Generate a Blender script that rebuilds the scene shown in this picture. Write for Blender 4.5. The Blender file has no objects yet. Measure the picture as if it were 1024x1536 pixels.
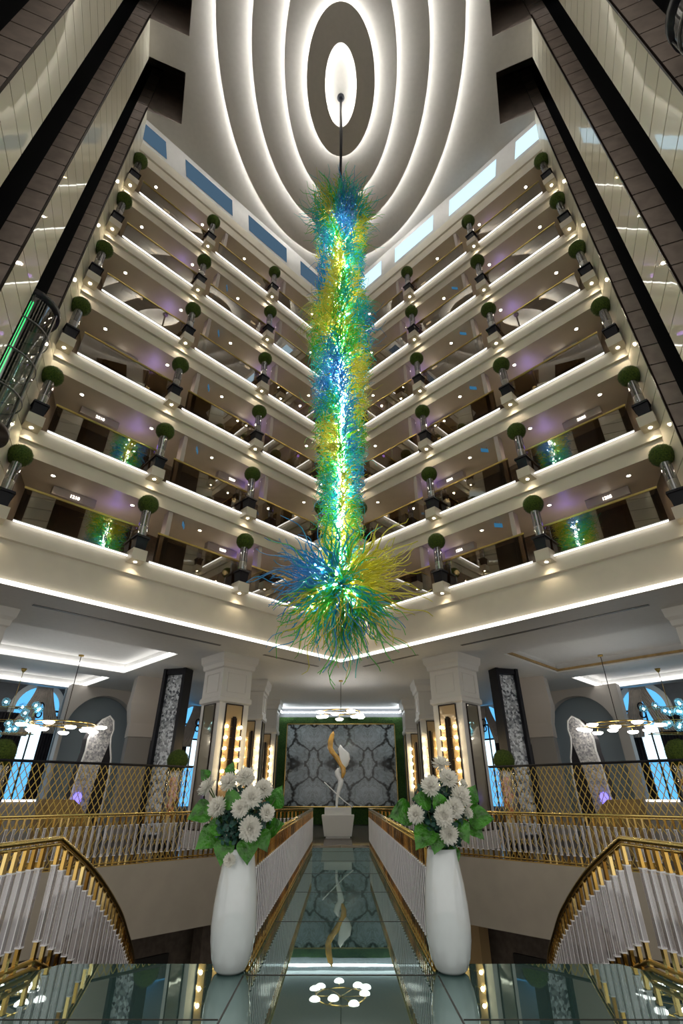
import bpy, math, random
from math import sin, cos, pi, sqrt, atan2, radians
from mathutils import Vector, Matrix, noise, geometry
random.seed(7)
scn = bpy.context.scene
COL = scn.collection
R2 = sqrt(2.0)

# ------------------------------------------------------------------ materials
def new_mat(name):
    m = bpy.data.materials.new(name); m.use_nodes = True
    nt = m.node_tree; nt.nodes.clear()
    out = nt.nodes.new('ShaderNodeOutputMaterial')
    return m, nt, out
def pbr(name, col, rough=0.5, metal=0.0, spec=0.5, noise_amt=0.0, nscale=6.0, bump=0.0, bscale=20.0, coat=0.0, emit=None, es=0.0, col2=None):
    m, nt, out = new_mat(name)
    b = nt.nodes.new('ShaderNodeBsdfPrincipled')
    b.inputs['Base Color'].default_value = (*col, 1); b.inputs['Roughness'].default_value = rough
    b.inputs['Metallic'].default_value = metal; b.inputs['Specular IOR Level'].default_value = spec
    b.inputs['Coat Weight'].default_value = coat; b.inputs['Coat Roughness'].default_value = 0.03
    if emit: b.inputs['Emission Color'].default_value = (*emit, 1); b.inputs['Emission Strength'].default_value = es
    tc = nt.nodes.new('ShaderNodeTexCoord')
    if noise_amt > 0 or col2:
        n = nt.nodes.new('ShaderNodeTexNoise'); n.inputs['Scale'].default_value = nscale; n.inputs['Detail'].default_value = 5
        nt.links.new(tc.outputs['Object'], n.inputs['Vector'])
        mx = nt.nodes.new('ShaderNodeMix'); mx.data_type = 'RGBA'
        c2 = col2 if col2 else tuple(max(0, c*(1-noise_amt)) for c in col)
        c1 = col if col2 else tuple(min(1, c*(1+noise_amt)) for c in col)
        mx.inputs[6].default_value = (*c1, 1); mx.inputs[7].default_value = (*c2, 1)
        rp = nt.nodes.new('ShaderNodeMapRange'); rp.inputs[1].default_value = .35; rp.inputs[2].default_value = .65
        nt.links.new(n.outputs['Fac'], rp.inputs[0]); nt.links.new(rp.outputs[0], mx.inputs[0])
        nt.links.new(mx.outputs[2], b.inputs['Base Color'])
    if bump > 0:
        n2 = nt.nodes.new('ShaderNodeTexNoise'); n2.inputs['Scale'].default_value = bscale; n2.inputs['Detail'].default_value = 4
        nt.links.new(tc.outputs['Object'], n2.inputs['Vector'])
        bp = nt.nodes.new('ShaderNodeBump'); bp.inputs['Strength'].default_value = bump; bp.inputs['Distance'].default_value = 0.05
        nt.links.new(n2.outputs['Fac'], bp.inputs['Height']); nt.links.new(bp.outputs[0], b.inputs['Normal'])
    nt.links.new(b.outputs[0], out.inputs[0])
    return m
def emis(name, col, s):
    m, nt, out = new_mat(name)
    e = nt.nodes.new('ShaderNodeEmission'); e.inputs[0].default_value = (*col, 1); e.inputs[1].default_value = s
    nt.links.new(e.outputs[0], out.inputs[0]); return m
def glassy(name, tint, refl=0.25, rough=0.01, body=None, bodyf=0.0, gcol=(1, 1, 1), translucent=False):
    """pane or rod: see-through, with a constant share of mirror reflection and a share of milky body"""
    m, nt, out = new_mat(name)
    t = nt.nodes.new('ShaderNodeBsdfTransparent'); t.inputs[0].default_value = (*tint, 1)
    g = nt.nodes.new('ShaderNodeBsdfGlossy'); g.inputs[0].default_value = (*gcol, 1); g.inputs['Roughness'].default_value = rough
    mx = nt.nodes.new('ShaderNodeMixShader'); mx.inputs[0].default_value = refl
    nt.links.new(t.outputs[0], mx.inputs[1]); nt.links.new(g.outputs[0], mx.inputs[2])
    last = mx
    if body:
        d = nt.nodes.new('ShaderNodeBsdfTranslucent' if translucent else 'ShaderNodeBsdfDiffuse'); d.inputs[0].default_value = (*body, 1)
        src = d
        if translucent:
            d2 = nt.nodes.new('ShaderNodeBsdfDiffuse'); d2.inputs[0].default_value = (*body, 1)
            ad = nt.nodes.new('ShaderNodeMixShader'); ad.inputs[0].default_value = .5
            nt.links.new(d.outputs[0], ad.inputs[1]); nt.links.new(d2.outputs[0], ad.inputs[2]); src = ad
        m2 = nt.nodes.new('ShaderNodeMixShader'); m2.inputs[0].default_value = bodyf
        nt.links.new(mx.outputs[0], m2.inputs[1]); nt.links.new(src.outputs[0], m2.inputs[2]); last = m2
    nt.links.new(last.outputs[0], out.inputs[0]); return m
def mixgloss(name, base, fac, rough=0.03, gcol=(1, 1, 1), bump=0.0, bscale=1.0, base_noise=0.0):
    m, nt, out = new_mat(name)
    d = nt.nodes.new('ShaderNodeBsdfDiffuse'); d.inputs[0].default_value = (*base, 1)
    g = nt.nodes.new('ShaderNodeBsdfGlossy'); g.inputs[0].default_value = (*gcol, 1); g.inputs['Roughness'].default_value = rough
    mx = nt.nodes.new('ShaderNodeMixShader'); mx.inputs[0].default_value = fac
    nt.links.new(d.outputs[0], mx.inputs[1]); nt.links.new(g.outputs[0], mx.inputs[2]); nt.links.new(mx.outputs[0], out.inputs[0])
    tc = nt.nodes.new('ShaderNodeTexCoord')
    if bump:
        n = nt.nodes.new('ShaderNodeTexNoise'); n.inputs['Scale'].default_value = bscale
        nt.links.new(tc.outputs['Object'], n.inputs['Vector'])
        bp = nt.nodes.new('ShaderNodeBump'); bp.inputs['Strength'].default_value = bump; bp.inputs['Distance'].default_value = 0.05
        nt.links.new(n.outputs['Fac'], bp.inputs['Height']); nt.links.new(bp.outputs[0], g.inputs['Normal'])
    if base_noise:
        n = nt.nodes.new('ShaderNodeTexNoise'); n.inputs['Scale'].default_value = 3; n.inputs['Detail'].default_value = 8
        nt.links.new(tc.outputs['Object'], n.inputs['Vector'])
        mr = nt.nodes.new('ShaderNodeMix'); mr.data_type = 'RGBA'
        mr.inputs[6].default_value = (*[c*(1-base_noise) for c in base], 1); mr.inputs[7].default_value = (*[c*(1+base_noise) for c in base], 1)
        nt.links.new(n.outputs['Fac'], mr.inputs[0]); nt.links.new(mr.outputs[2], d.inputs[0])
    return m

M = {}
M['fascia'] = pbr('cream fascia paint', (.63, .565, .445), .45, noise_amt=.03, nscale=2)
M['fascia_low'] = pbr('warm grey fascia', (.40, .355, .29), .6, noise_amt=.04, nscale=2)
M['plaster'] = pbr('ceiling plaster', (.60, .57, .52), .7, noise_amt=.02)
M['white'] = pbr('white ceiling paint', (.74, .74, .73), .6, noise_amt=.02)
M['rings'] = pbr('matt ceiling rings', (.60, .56, .50), .8, noise_amt=.02)
M['corr_ceiling'] = pbr('corridor ceiling', (.52, .48, .43), .6)
M['corr_wall'] = pbr('corridor wall brown', (.16, .12, .08), .5, noise_amt=.15, nscale=3)
M['corr_floor'] = pbr('pale corridor floor', (.42, .36, .28), .9)  # unseen floor, kept pale to bounce light up to the corridor ceilings
M['door'] = pbr('dark walnut door', (.075, .045, .025), .35, noise_amt=.3, nscale=8)
M['pilaster'] = pbr('taupe pilaster', (.40, .34, .30), .4)
M['gold'] = pbr('polished gold', (.74, .56, .20), .14, metal=1, bump=.05, bscale=30)
M['gold_dark'] = pbr('aged brass', (.45, .31, .09), .28, metal=1)
M['lattice'] = pbr('gold lattice', (.74, .53, .13), .35, metal=.25)
M['brass_rail'] = pbr('brass rail', (.55, .42, .14), .3, metal=1)
def acrylic_mat():
    m, nt, out = new_mat('clear acrylic'); L = nt.links.new
    t = nt.nodes.new('ShaderNodeBsdfTransparent'); t.inputs[0].default_value = (.82, .80, .83, 1)
    g = nt.nodes.new('ShaderNodeBsdfGlossy'); g.inputs['Roughness'].default_value = .06
    d = nt.nodes.new('ShaderNodeBsdfTranslucent'); d.inputs[0].default_value = (.92, .90, .93, 1)
    d2 = nt.nodes.new('ShaderNodeBsdfDiffuse'); d2.inputs[0].default_value = (.92, .90, .93, 1)
    a = nt.nodes.new('ShaderNodeMixShader'); a.inputs[0].default_value = .5; L(d.outputs[0], a.inputs[1]); L(d2.outputs[0], a.inputs[2])
    b = nt.nodes.new('ShaderNodeMixShader'); oi = nt.nodes.new('ShaderNodeObjectInfo'); mr = nt.nodes.new('ShaderNodeMapRange'); mr.inputs[3].default_value = .06; mr.inputs[4].default_value = .42; L(oi.outputs['Random'], mr.inputs[0]); L(mr.outputs[0], b.inputs[0]); L(t.outputs[0], b.inputs[1]); L(a.outputs[0], b.inputs[2])  # milky share varies from rod to rod, imitating streaks of refraction
    c = nt.nodes.new('ShaderNodeMixShader'); c.inputs[0].default_value = .24; L(b.outputs[0], c.inputs[1]); L(g.outputs[0], c.inputs[2])
    L(c.outputs[0], out.inputs[0]); return m
M['acrylic'] = acrylic_mat()
M['cap'] = pbr('rod cap and edge glint', (.97, .96, .97), .25, coat=.4)  # white end caps; on the bevels the white stands in for edge glints
M['pane'] = glassy('smoked glass', (.52, .46, .36), .26, .012, gcol=(.95, .95, .92))
M['clear'] = glassy('clear glass', (.9, .92, .92), .16, .02)
M['grey_glass'] = glassy('grey tinted glass', (.55, .55, .56), .22, .05, body=(.34, .33, .32), bodyf=.10)
M['led'] = emis('white led', (1, .99, .98), 2.8)
M['led_soft'] = emis('led cove', (1, .97, .92), 2.0)
M['led_ring'] = emis('ring led', (.96, .985, 1), 24)
M['led_wall'] = emis('wall wash led', (.90, .97, 1), 9)
M['led_cove'] = emis('tray led', (1, .97, .92), 3.2)
M['lamp'] = emis('warm lamp lens', (1, .88, .66), 22)
M['bulb'] = emis('warm bulb', (1, .80, .48), 26)
M['disc'] = emis('opal disc', (1, .95, .87), 7)
M['sign'] = emis('lit numerals', (1, .93, .85), 2.4)
M['sky_pane'] = emis('daylight pane', (.12, .48, .95), .95)
M['sky_white'] = emis('bright daylight pane', (.62, .86, 1.0), 1.5)
M['sky_light'] = emis('clerestory daylight', (.55, .79, 1.0), 1.05)
M['sky_dim'] = emis('dusk pane', (.11, .20, .30), .42)
M['purple'] = emis('purple lamp', (.22, .18, 1.0), 1.6)
M['green_led'] = emis('green led', (.02, .9, .22), 1.1)
M['black'] = pbr('black lacquer', (.006, .006, .010), .4, spec=.25)
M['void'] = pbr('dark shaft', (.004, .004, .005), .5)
M['darkmetal'] = pbr('dark bronze', (.03, .02, .015), .35, metal=.6)
M['tile'] = pbr('brown wall tile', (.38, .31, .26), .35, noise_amt=.12, nscale=3)
M['grout'] = pbr('dark grout', (.02, .015, .012), .8)
M['mirror'] = mixgloss('champagne mirror panel', (.86, .80, .64), .32, .03, (.96, .95, .88), bump=.06, bscale=1.2)
M['glassfloor'] = mixgloss('dark glass floor', (.05, .11, .103), .52, .012, (.76, .92, .90), bump=.006, bscale=1.5)
M['stone'] = mixgloss('polished dark stone', (.10, .09, .085), .32, .05, base_noise=.3)
M['lower'] = pbr('lower storey wall', (.13, .10, .075), .7, noise_amt=.2)
M['lower_dark'] = pbr('lower storey dark', (.02, .016, .013), .6)
M['porcelain'] = pbr('white glazed porcelain', (.78, .84, .85), .08, coat=.8, noise_amt=.02)
def petal_mat():
    m, nt, out = new_mat('white petal'); L = nt.links.new
    a = nt.nodes.new('ShaderNodeBsdfDiffuse'); a.inputs[0].default_value = (.97, .96, .91, 1)
    b = nt.nodes.new('ShaderNodeBsdfTranslucent'); b.inputs[0].default_value = (.97, .96, .90, 1)
    x = nt.nodes.new('ShaderNodeMixShader'); x.inputs[0].default_value = .45; L(a.outputs[0], x.inputs[1]); L(b.outputs[0], x.inputs[2]); L(x.outputs[0], out.inputs[0]); return m
M['petal'] = petal_mat()
M['leaf'] = pbr('bright green leaf', (.045, .205, .014), .22, noise_amt=.5, nscale=9, bump=.5, bscale=22)
M['leaf_dark'] = pbr('teal green foliage', (.022, .085, .065), .5, noise_amt=.5, nscale=20)
M['stem'] = pbr('green stem', (.08, .14, .04), .6)
M['moss'] = pbr('moss green', (.05, .12, .012), .9, col2=(.01, .045, .008), nscale=18, bump=.8, bscale=40)
M['ball'] = pbr('clipped boxwood', (.105, .16, .014), .9, col2=(.03, .06, .006), nscale=26, bump=.5, bscale=70)
M['column'] = pbr('white column plaster', (.72, .69, .64), .45)
M['grey_wall'] = pbr('grey panelling', (.15, .155, .165), .6, noise_amt=.06, nscale=4)
M['blue_grey'] = pbr('blue grey niche', (.30, .36, .40), .6)
M['beige_col'] = pbr('beige shell column', (.55, .50, .45), .55)
M['greige'] = pbr('greige stone', (.30, .28, .26), .5)
M['amber'] = mixgloss('amber mirror', (.62, .42, .20), .30, .06, (1, .86, .62), bump=.1, bscale=3)
M['smoke'] = mixgloss('smoked mirror', (.26, .23, .17), .35, .04, (.8, .75, .62), bump=.1, bscale=2)
M['curtain_dark'] = pbr('dark curtain', (.012, .010, .014), .8)
M['curtain'] = pbr('taupe drape', (.55, .48, .42), .7, noise_amt=.1)
M['wood'] = pbr('golden wood', (.36, .23, .08), .4, noise_amt=.2, nscale=5)
M['sculpt_white'] = pbr('white sculpted glass', (.85, .87, .87), .15, coat=.5)
M['sculpt_gold'] = pbr('amber sculpted glass', (.62, .34, .06), .15, coat=.5, noise_amt=.25)
M['plinth'] = pbr('white plinth', (.70, .69, .66), .35)
M['orange'] = pbr('orange flower', (.75, .20, .08), .6, noise_amt=.3, nscale=12)
M['bandgold'] = pbr('cream and gold vase lining', (.70, .58, .38), .5, col2=(.82, .76, .64), nscale=5)
M['slot'] = pbr('grey slot', (.16, .155, .15), .5, metal=.4)
M['globe'] = glassy('blue tinted glass globe', (.72, .92, 1.0), .22, .02, body=(.3, .75, .9), bodyf=.12, translucent=True)
M['globe_lamp'] = emis('cool bulb', (.62, .93, 1.0), 9)
M['signblue'] = pbr('blue hanging sign', (.05, .22, .40), .4, emit=(.05, .25, .5), es=.25)
def speckle(name, c1, c2, scale, thr=.5):
    m, nt, out = new_mat(name)
    b = nt.nodes.new('ShaderNodeBsdfPrincipled'); b.inputs['Roughness'].default_value = .25
    tc = nt.nodes.new('ShaderNodeTexCoord'); v = nt.nodes.new('ShaderNodeTexVoronoi'); v.inputs['Scale'].default_value = scale
    nt.links.new(tc.outputs['Object'], v.inputs['Vector'])
    sep = nt.nodes.new('ShaderNodeSeparateColor'); nt.links.new(v.outputs['Color'], sep.inputs[0])
    mx = nt.nodes.new('ShaderNodeMix'); mx.data_type = 'RGBA'
    mx.inputs[6].default_value = (*c1, 1); mx.inputs[7].default_value = (*c2, 1)
    nt.links.new(sep.outputs[0], mx.inputs[0]); nt.links.new(mx.outputs[2], b.inputs['Base Color'])
    nt.links.new(b.outputs[0], out.inputs[0]); return m
M['mosaic'] = speckle('speckled mosaic', (.20, .20, .22), (.62, .60, .58), 16)
M['crystal'] = speckle('crystal infill', (.05, .06, .08), (.80, .84, .88), 11)

def marble_mat():
    m, nt, out = new_mat('bookmatched marble')
    L = nt.links.new
    b = nt.nodes.new('ShaderNodeBsdfPrincipled'); b.inputs['Roughness'].default_value = .14
    tc = nt.nodes.new('ShaderNodeTexCoord'); sp = nt.nodes.new('ShaderNodeSeparateXYZ'); L(tc.outputs['Object'], sp.inputs[0])
    def mth(op, a, c=None):
        n = nt.nodes.new('ShaderNodeMath'); n.operation = op
        for i, v in enumerate((a, c)):
            if v is None: continue
            if isinstance(v, (int, float)): n.inputs[i].default_value = v
            else: L(v, n.inputs[i])
        return n.outputs[0]
    def ramp(src, *stops):
        r = nt.nodes.new('ShaderNodeValToRGB'); e = r.color_ramp.elements
        e[0].position, e[1].position = stops[0][0], stops[-1][0]
        e[0].color = (*[stops[0][1]]*3, 1); e[1].color = (*[stops[-1][1]]*3, 1)
        for p, v in stops[1:-1]: k = e.new(p); k.color = (v, v, v, 1)
        L(src, r.inputs[0]); return r.outputs[0]
    def nz(vec, sc, det=8, rough=.65):
        n = nt.nodes.new('ShaderNodeTexNoise'); n.inputs['Scale'].default_value = sc; n.inputs['Detail'].default_value = det; n.inputs['Roughness'].default_value = rough
        L(vec, n.inputs['Vector']); return n
    def mul(a, c, f=1.0):
        n = nt.nodes.new('ShaderNodeMix'); n.data_type = 'RGBA'; n.blend_type = 'MULTIPLY'; n.inputs[0].default_value = f
        L(a, n.inputs[6]); L(c, n.inputs[7]); return n.outputs[2]
    cb = nt.nodes.new('ShaderNodeCombineXYZ'); L(mth('PINGPONG', sp.outputs[0], 1.66), cb.inputs[0]); L(mth('PINGPONG', sp.outputs[2], 2.2), cb.inputs[1])
    def warp(vec, sc, amt):
        va = nt.nodes.new('ShaderNodeVectorMath'); va.operation = 'MULTIPLY_ADD'
        L(nz(vec, sc, 4, .55).outputs['Color'], va.inputs[0]); va.inputs[1].default_value = (amt, amt, 0); L(vec, va.inputs[2]); return va.outputs[0]
    w1 = warp(cb.outputs[0], .9, 1.3); w2 = warp(w1, 5.0, .22)
    vo = nt.nodes.new('ShaderNodeTexVoronoi'); vo.feature = 'DISTANCE_TO_EDGE'; vo.inputs['Scale'].default_value = .85; L(w2, vo.inputs['Vector'])
    vp = nt.nodes.new('ShaderNodeTexVoronoi'); vp.feature = 'DISTANCE_TO_EDGE'; vp.inputs['Scale'].default_value = 2.6; L(w2, vp.inputs['Vector'])
    edge = ramp(vo.outputs['Distance'], (0, .05), (.03, .12), (.075, .9), (.3, 1))
    fine = ramp(vp.outputs['Distance'], (0, .45), (.03, .75), (.07, 1))
    mott = ramp(nz(w2, 6, 10, .72).outputs['Fac'], (.36, .25), (.46, .85), (.6, 1))
    nearv = ramp(vo.outputs['Distance'], (.06, 1), (.22, 0))
    band = mth('SINE', mth('MULTIPLY', vo.outputs['Distance'], 70)); mr = nt.nodes.new('ShaderNodeMapRange')
    mr.inputs[1].default_value = -1; mr.inputs[2].default_value = 1; mr.inputs[3].default_value = .70; mr.inputs[4].default_value = 1; L(band, mr.inputs[0])
    base = nt.nodes.new('ShaderNodeMix'); base.data_type = 'RGBA'; base.inputs[6].default_value = (.36, .45, .50, 1); base.inputs[7].default_value = (.78, .86, .90, 1)
    L(nz(w1, 1.6, 6).outputs['Fac'], base.inputs[0])
    mm = nt.nodes.new('ShaderNodeMix'); mm.data_type = 'RGBA'; mm.inputs[6].default_value = (1, 1, 1, 1); L(nearv, mm.inputs[0]); L(mott, mm.inputs[7])
    col = mul(mul(mul(mul(base.outputs[2], edge), mm.outputs[2]), fine, .6), mr.outputs[0], .8)
    L(col, b.inputs['Base Color']); L(b.outputs[0], out.inputs[0]); return m
M['marble'] = marble_mat()
def tendril_mat(name, c):
    m, nt, out = new_mat(name); L = nt.links.new
    tr = nt.nodes.new('ShaderNodeBsdfTranslucent'); tr.inputs[0].default_value = (*c, 1)
    df = nt.nodes.new('ShaderNodeBsdfDiffuse'); df.inputs[0].default_value = (*c, 1)
    gl = nt.nodes.new('ShaderNodeBsdfGlossy'); gl.inputs['Roughness'].default_value = .12; gl.inputs[0].default_value = (.95, 1, .97, 1)
    tp = nt.nodes.new('ShaderNodeBsdfTransparent'); tp.inputs[0].default_value = tuple(.35+.65*x for x in c)+(1,)
    def mx(a, b, f):
        n = nt.nodes.new('ShaderNodeMixShader'); n.inputs[0].default_value = f; L(a.outputs[0], n.inputs[1]); L(b.outputs[0], n.inputs[2]); return n
    s = mx(mx(mx(tr, df, .35), tp, .38), gl, .14)
    L(s.outputs[0], out.inputs[0]); return m
TEND = [tendril_mat('blue glass', (.03, .45, .85)), tendril_mat('teal glass', (.02, .78, .72)), tendril_mat('green glass', (.13, .75, .08)), tendril_mat('yellow glass', (.92, .86, .08))]
M['inner'] = emis('chandelier bulbs', (.95, 1.0, .93), 190)
M['core'] = emis('chandelier core', (.95, 1.0, .95), 13)

# ------------------------------------------------------------------ mesh helpers
class MB:
    def __init__(s): s.v = []; s.f = []; s.mi = []; s.sm = []
    def add(s, vs, fs, mi=0, smooth=False):
        o = len(s.v); s.v += [tuple(v) for v in vs]; s.f += [tuple(i+o for i in f) for f in fs]
        s.mi += [mi]*len(fs); s.sm += [smooth]*len(fs); return s
    def box(s, c, d, rz=0, mi=0):
        hx, hy, hz = d[0]/2, d[1]/2, d[2]/2; cr, sr = cos(rz), sin(rz)
        vs = [(c[0]+x*cr-y*sr, c[1]+x*sr+y*cr, c[2]+z) for z in (-hz, hz) for x, y in ((-hx, -hy), (hx, -hy), (hx, hy), (-hx, hy))]
        return s.add(vs, [(3, 2, 1, 0), (4, 5, 6, 7), (0, 1, 5, 4), (1, 2, 6, 5), (2, 3, 7, 6), (3, 0, 4, 7)], mi)
    def tube(s, path, r, n=8, mi=0, cap=True, smooth=True):
        path = [Vector(p) for p in path]; k = len(path)
        rs = r if isinstance(r, (list, tuple)) else [r]*k
        vs = []; up = None
        for i, p in enumerate(path):
            t = (path[min(i+1, k-1)]-path[max(i-1, 0)]).normalized()
            if up is None: up = Vector((0, 0, 1)) if abs(t.z) < .9 else Vector((1, 0, 0))
            a = t.cross(up)
            if a.length < 1e-5: a = t.cross(Vector((0, 1, .1)))
            a.normalize(); b = a.cross(t).normalized(); up = b
            for j in range(n):
                q = 2*pi*j/n; vs.append(p+(a*cos(q)+b*sin(q))*rs[i])
        fs = [(i*n+j, i*n+(j+1) % n, (i+1)*n+(j+1) % n, (i+1)*n+j) for i in range(k-1) for j in range(n)]
        if cap: fs += [tuple(range(n))[::-1], tuple((k-1)*n+j for j in range(n))]
        return s.add(vs, fs, mi, smooth)
    def lathe(s, prof, n=32, c=(0, 0, 0), mi=0, smooth=True, cap=True):
        vs = [(c[0]+r*cos(2*pi*j/n), c[1]+r*sin(2*pi*j/n), c[2]+z) for r, z in prof for j in range(n)]
        k = len(prof)
        fs = [(i*n+j, i*n+(j+1) % n, (i+1)*n+(j+1) % n, (i+1)*n+j) for i in range(k-1) for j in range(n)]
        if cap: fs += [tuple(range(n))[::-1], tuple((k-1)*n+j for j in range(n))]
        return s.add(vs, fs, mi, smooth)
    def sphere(s, c, r, n=16, mi=0, sz=1.0):
        h = n//2
        prof = [(max(1e-4, r*sin(pi*i/h)), -r*sz*cos(pi*i/h)) for i in range(h+1)]
        return s.lathe(prof, n, c, mi, cap=False)
    def ngon(s, top, bot, mi=0):
        """solid between two matching loops"""
        n = len(top); fs = [tuple(range(n)), tuple(range(2*n-1, n-1, -1))]
        fs += [(i, n+i, n+(i+1) % n, (i+1) % n) for i in range(n)]
        return s.add(list(top)+list(bot), fs, mi)
    def build(s, name, mats, parent=None, loc=None, rz=0):
        me = bpy.data.meshes.new(name); me.from_pydata(s.v, [], s.f)
        for m in (mats if isinstance(mats, (list, tuple)) else [mats]): me.materials.append(m)
        me.polygons.foreach_set('material_index', s.mi); me.polygons.foreach_set('use_smooth', s.sm)
        me.update()
        import bmesh
        b = bmesh.new(); b.from_mesh(me); bmesh.ops.recalc_face_normals(b, faces=b.faces); b.to_mesh(me); b.free()
        return link(name, me, parent, loc, rz)
def link(name, me, parent=None, loc=None, rz=0):
    o = bpy.data.objects.new(name, me); COL.objects.link(o)
    if parent: o.parent = parent
    if loc: o.location = loc
    if rz: o.rotation_euler.z = rz
    return o
def tag(o, label, cat, group=None, kind=None):
    o['label'] = label; o['category'] = cat
    if group: o['group'] = group
    if kind: o['kind'] = kind
    return o
def thing(name, label, cat, loc=(0, 0, 0), rz=0, group=None):
    o = bpy.data.objects.new(name, None); COL.objects.link(o); o.empty_display_size = .2
    o.location = loc; o.rotation_euler.z = rz; tag(o, label, cat, group); return o
def copy_tree(o, parent=None):
    c = o.copy(); COL.objects.link(c)
    if parent: c.parent = parent
    for ch in list(o.children): copy_tree(ch, c)
    return c
def struct(name, mb, mats, label=None, cat=None):
    o = mb.build(name, mats); o['kind'] = 'structure'
    if label: o['label'] = label
    if cat: o['category'] = cat
    return o
def W(s, X, d, z): return (s*X, d-X, z)          # s = -1 / +1 wing, X = |x|, d = |x|+y
def wing_prism(mb, prof, X0, X1, s, mi=0):
    n = len(prof)
    return mb.ngon([W(s, X0, d, z) for d, z in prof], [W(s, X1, d, z) for d, z in prof], mi)
def wang(s): return -pi/4 if s > 0 else pi/4      # wing-aligned rotation about z
SIDE = {-1: 'left', 1: 'right'}
ORD = ['lowest', 'second', 'third', 'fourth', 'fifth', 'topmost']
LEDZ = [8.03, 11.13, 14.51, 17.86, 21.30, 24.62]
BALLZ = [9.91, 13.01, 16.39, 19.74, 23.18, 26.48]
NEXT = LEDZ[1:]+[28.0]
SOF = [z-.97 for z in NEXT]
D0 = 20.6

# ------------------------------------------------------------------ setting: atrium wings
XE = 10.6
for s in (-1, 1):
    m = MB()
    z = LEDZ[0]
    wing_prism(m, [(D0, z), (D0, z-.52), (D0+.12, z-.54), (D0+.12, 6.42), (24.4, 6.42), (24.4, z)], 0, 11.5, s)
    struct('wall_%s' % SIDE[s], m, M['fascia'])
    for k in range(1, 6):
        m = MB(); z = LEDZ[k]; zb = SOF[k-1]
        wing_prism(m, [(D0, z), (D0, z-.50), (D0+.12, z-.52), (D0+.12, zb), (24.4, zb), (24.4, z)], 0, XE, s)
        struct('wall_%s' % SIDE[s], m, M['fascia'])
    m = MB(); wing_prism(m, [(D0, 28.3), (D0, 27.65), (D0+.12, 27.63), (D0+.12, SOF[5]), (24.4, SOF[5]), (24.4, 28.3)], 0, XE, s)
    struct('wall_%s' % SIDE[s], m, M['fascia'])
    # sloped clerestory cove
    m = MB(); wing_prism(m, [(D0, 28.3), (19.85, 29.2), (20.2, 29.25), (D0+.3, 28.3)], 0, XE+.6, s)
    struct('trim_%d' % (1 if s < 0 else 2), m, M['plaster'])
    for i, (xa, xb) in enumerate([(.5, 2.4), (3.15, 5.05), (5.8, 7.75), (8.5, 9.6)]):
        m = MB(); f = lambda t: (D0-.75*t-.02, 28.3+.9*t-.02)
        (d1, z1), (d2, z2) = f(.14), f(.80)
        wing_prism(m, [(d1, z1), (d2, z2), (d2+.03, z2+.03), (d1+.03, z1+.03)], xa, xb, s)
        o = struct('window_%d' % (10+i+(0 if s > 0 else 4)), m, M['sky_light'] if s > 0 else M['sky_dim'])
        tag(o, 'clerestory window %s above the %s wing, %s from the atrium corner' % ('glowing pale blue' if s > 0 else 'dim blue', SIDE[s], ['first', 'second', 'third', 'fourth'][i]), 'window', kind='structure')
    # LED lines under the glass, one per storey
    for k in range(6):
        xs = [0, .62, 1.12, 3.42, 3.92, 6.18, 6.68, 8.95, 9.4]
        z = LEDZ[k]
        lo = thing('led_strip', 'white LED line along the %s balcony of the %s wing' % (ORD[k], SIDE[s]), 'light strip', (0, 0, z), 0, 'balcony LED lines')
        for a, b in ((0.0, .6), (1.1, 3.4), (3.9, 6.15), (6.65, 8.9)):
            m = MB(); wing_prism(m, [(D0-.14, .0), (D0-.14, -.035), (D0-.105, -.035), (D0-.105, .0)], a, b, s)
            m.build('light_bar', M['led'], lo)
            m = MB(); wing_prism(m, [(D0-.16, .025), (D0-.16, .002), (D0, .002), (D0, .025)], a, b, s); m.build('nosing', M['plinth'], lo)
    m = MB(); wing_prism(m, [(D0-.005, 6.32), (D0-.005, 6.42), (D0+.10, 6.42), (D0+.10, 6.32)], 0, 11.5, s)
    tag(m.build('led_strip', M['led_soft']), 'broad white LED cove along the lower edge of the %s wing' % SIDE[s], 'light strip')
    # corridors
    for k in range(6):
        m = MB(); wing_prism(m, [(24.0, LEDZ[k]), (24.0, SOF[k]), (24.3, SOF[k]), (24.3, LEDZ[k])], 0, XE+.8, s)
        o = m.build('wall_%s' % SIDE[s], M['corr_wall']); o['kind'] = 'structure'
        m = MB(); wing_prism(m, [(D0+.2, LEDZ[k]+.005), (D0+.2, LEDZ[k]+.03), (24.0, LEDZ[k]+.03), (24.0, LEDZ[k]+.005)], 0, XE+.3, s)
        o = m.build('floor', M['corr_floor']); o['kind'] = 'structure'
        for j, X in enumerate((2.3, 4.75, 7.3)):
            c = W(s, X, 23.97, 0); m = MB()
            m.box((c[0], c[1], LEDZ[k]+1.1), (1.0, .08, 2.15), wang(s))
            o = m.build('door_%d' % (j+1), M['door']); o['kind'] = 'structure'
        # pilasters beside the planters
        for X in (.95, 3.55, 6.3):
            c = W(s, X-.22, D0+.42, 0); m = MB(); m.box((c[0], c[1], (LEDZ[k]+SOF[k])/2), (.16, .34, SOF[k]-LEDZ[k]-.01), wang(s))
            o = m.build('trim_9', M['pilaster']); o['kind'] = 'structure'
        # glass balustrade
        g = thing('glass_balustrade', 'smoked glass balustrade with brass handrail on the %s balcony of the %s wing' % (ORD[k], SIDE[s]), 'balustrade', (0, 0, LEDZ[k]), 0, 'glass balustrades of the wings')
        for a, b in ((0, .62), (.98, 3.42), (3.72, 6.14), (6.44, 9.0)):
            m = MB(); wing_prism(m, [(D0+.08, .03), (D0+.08, 1.10), (D0+.10, 1.10), (D0+.10, .03)], a, b, s); m.build('glass_panel', M['pane'], g)
            m = MB(); wing_prism(m, [(D0+.05, 1.10), (D0+.05, 1.16), (D0+.13, 1.16), (D0+.13, 1.10)], a, b, s); m.build('handrail', M['brass_rail'], g)

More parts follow.
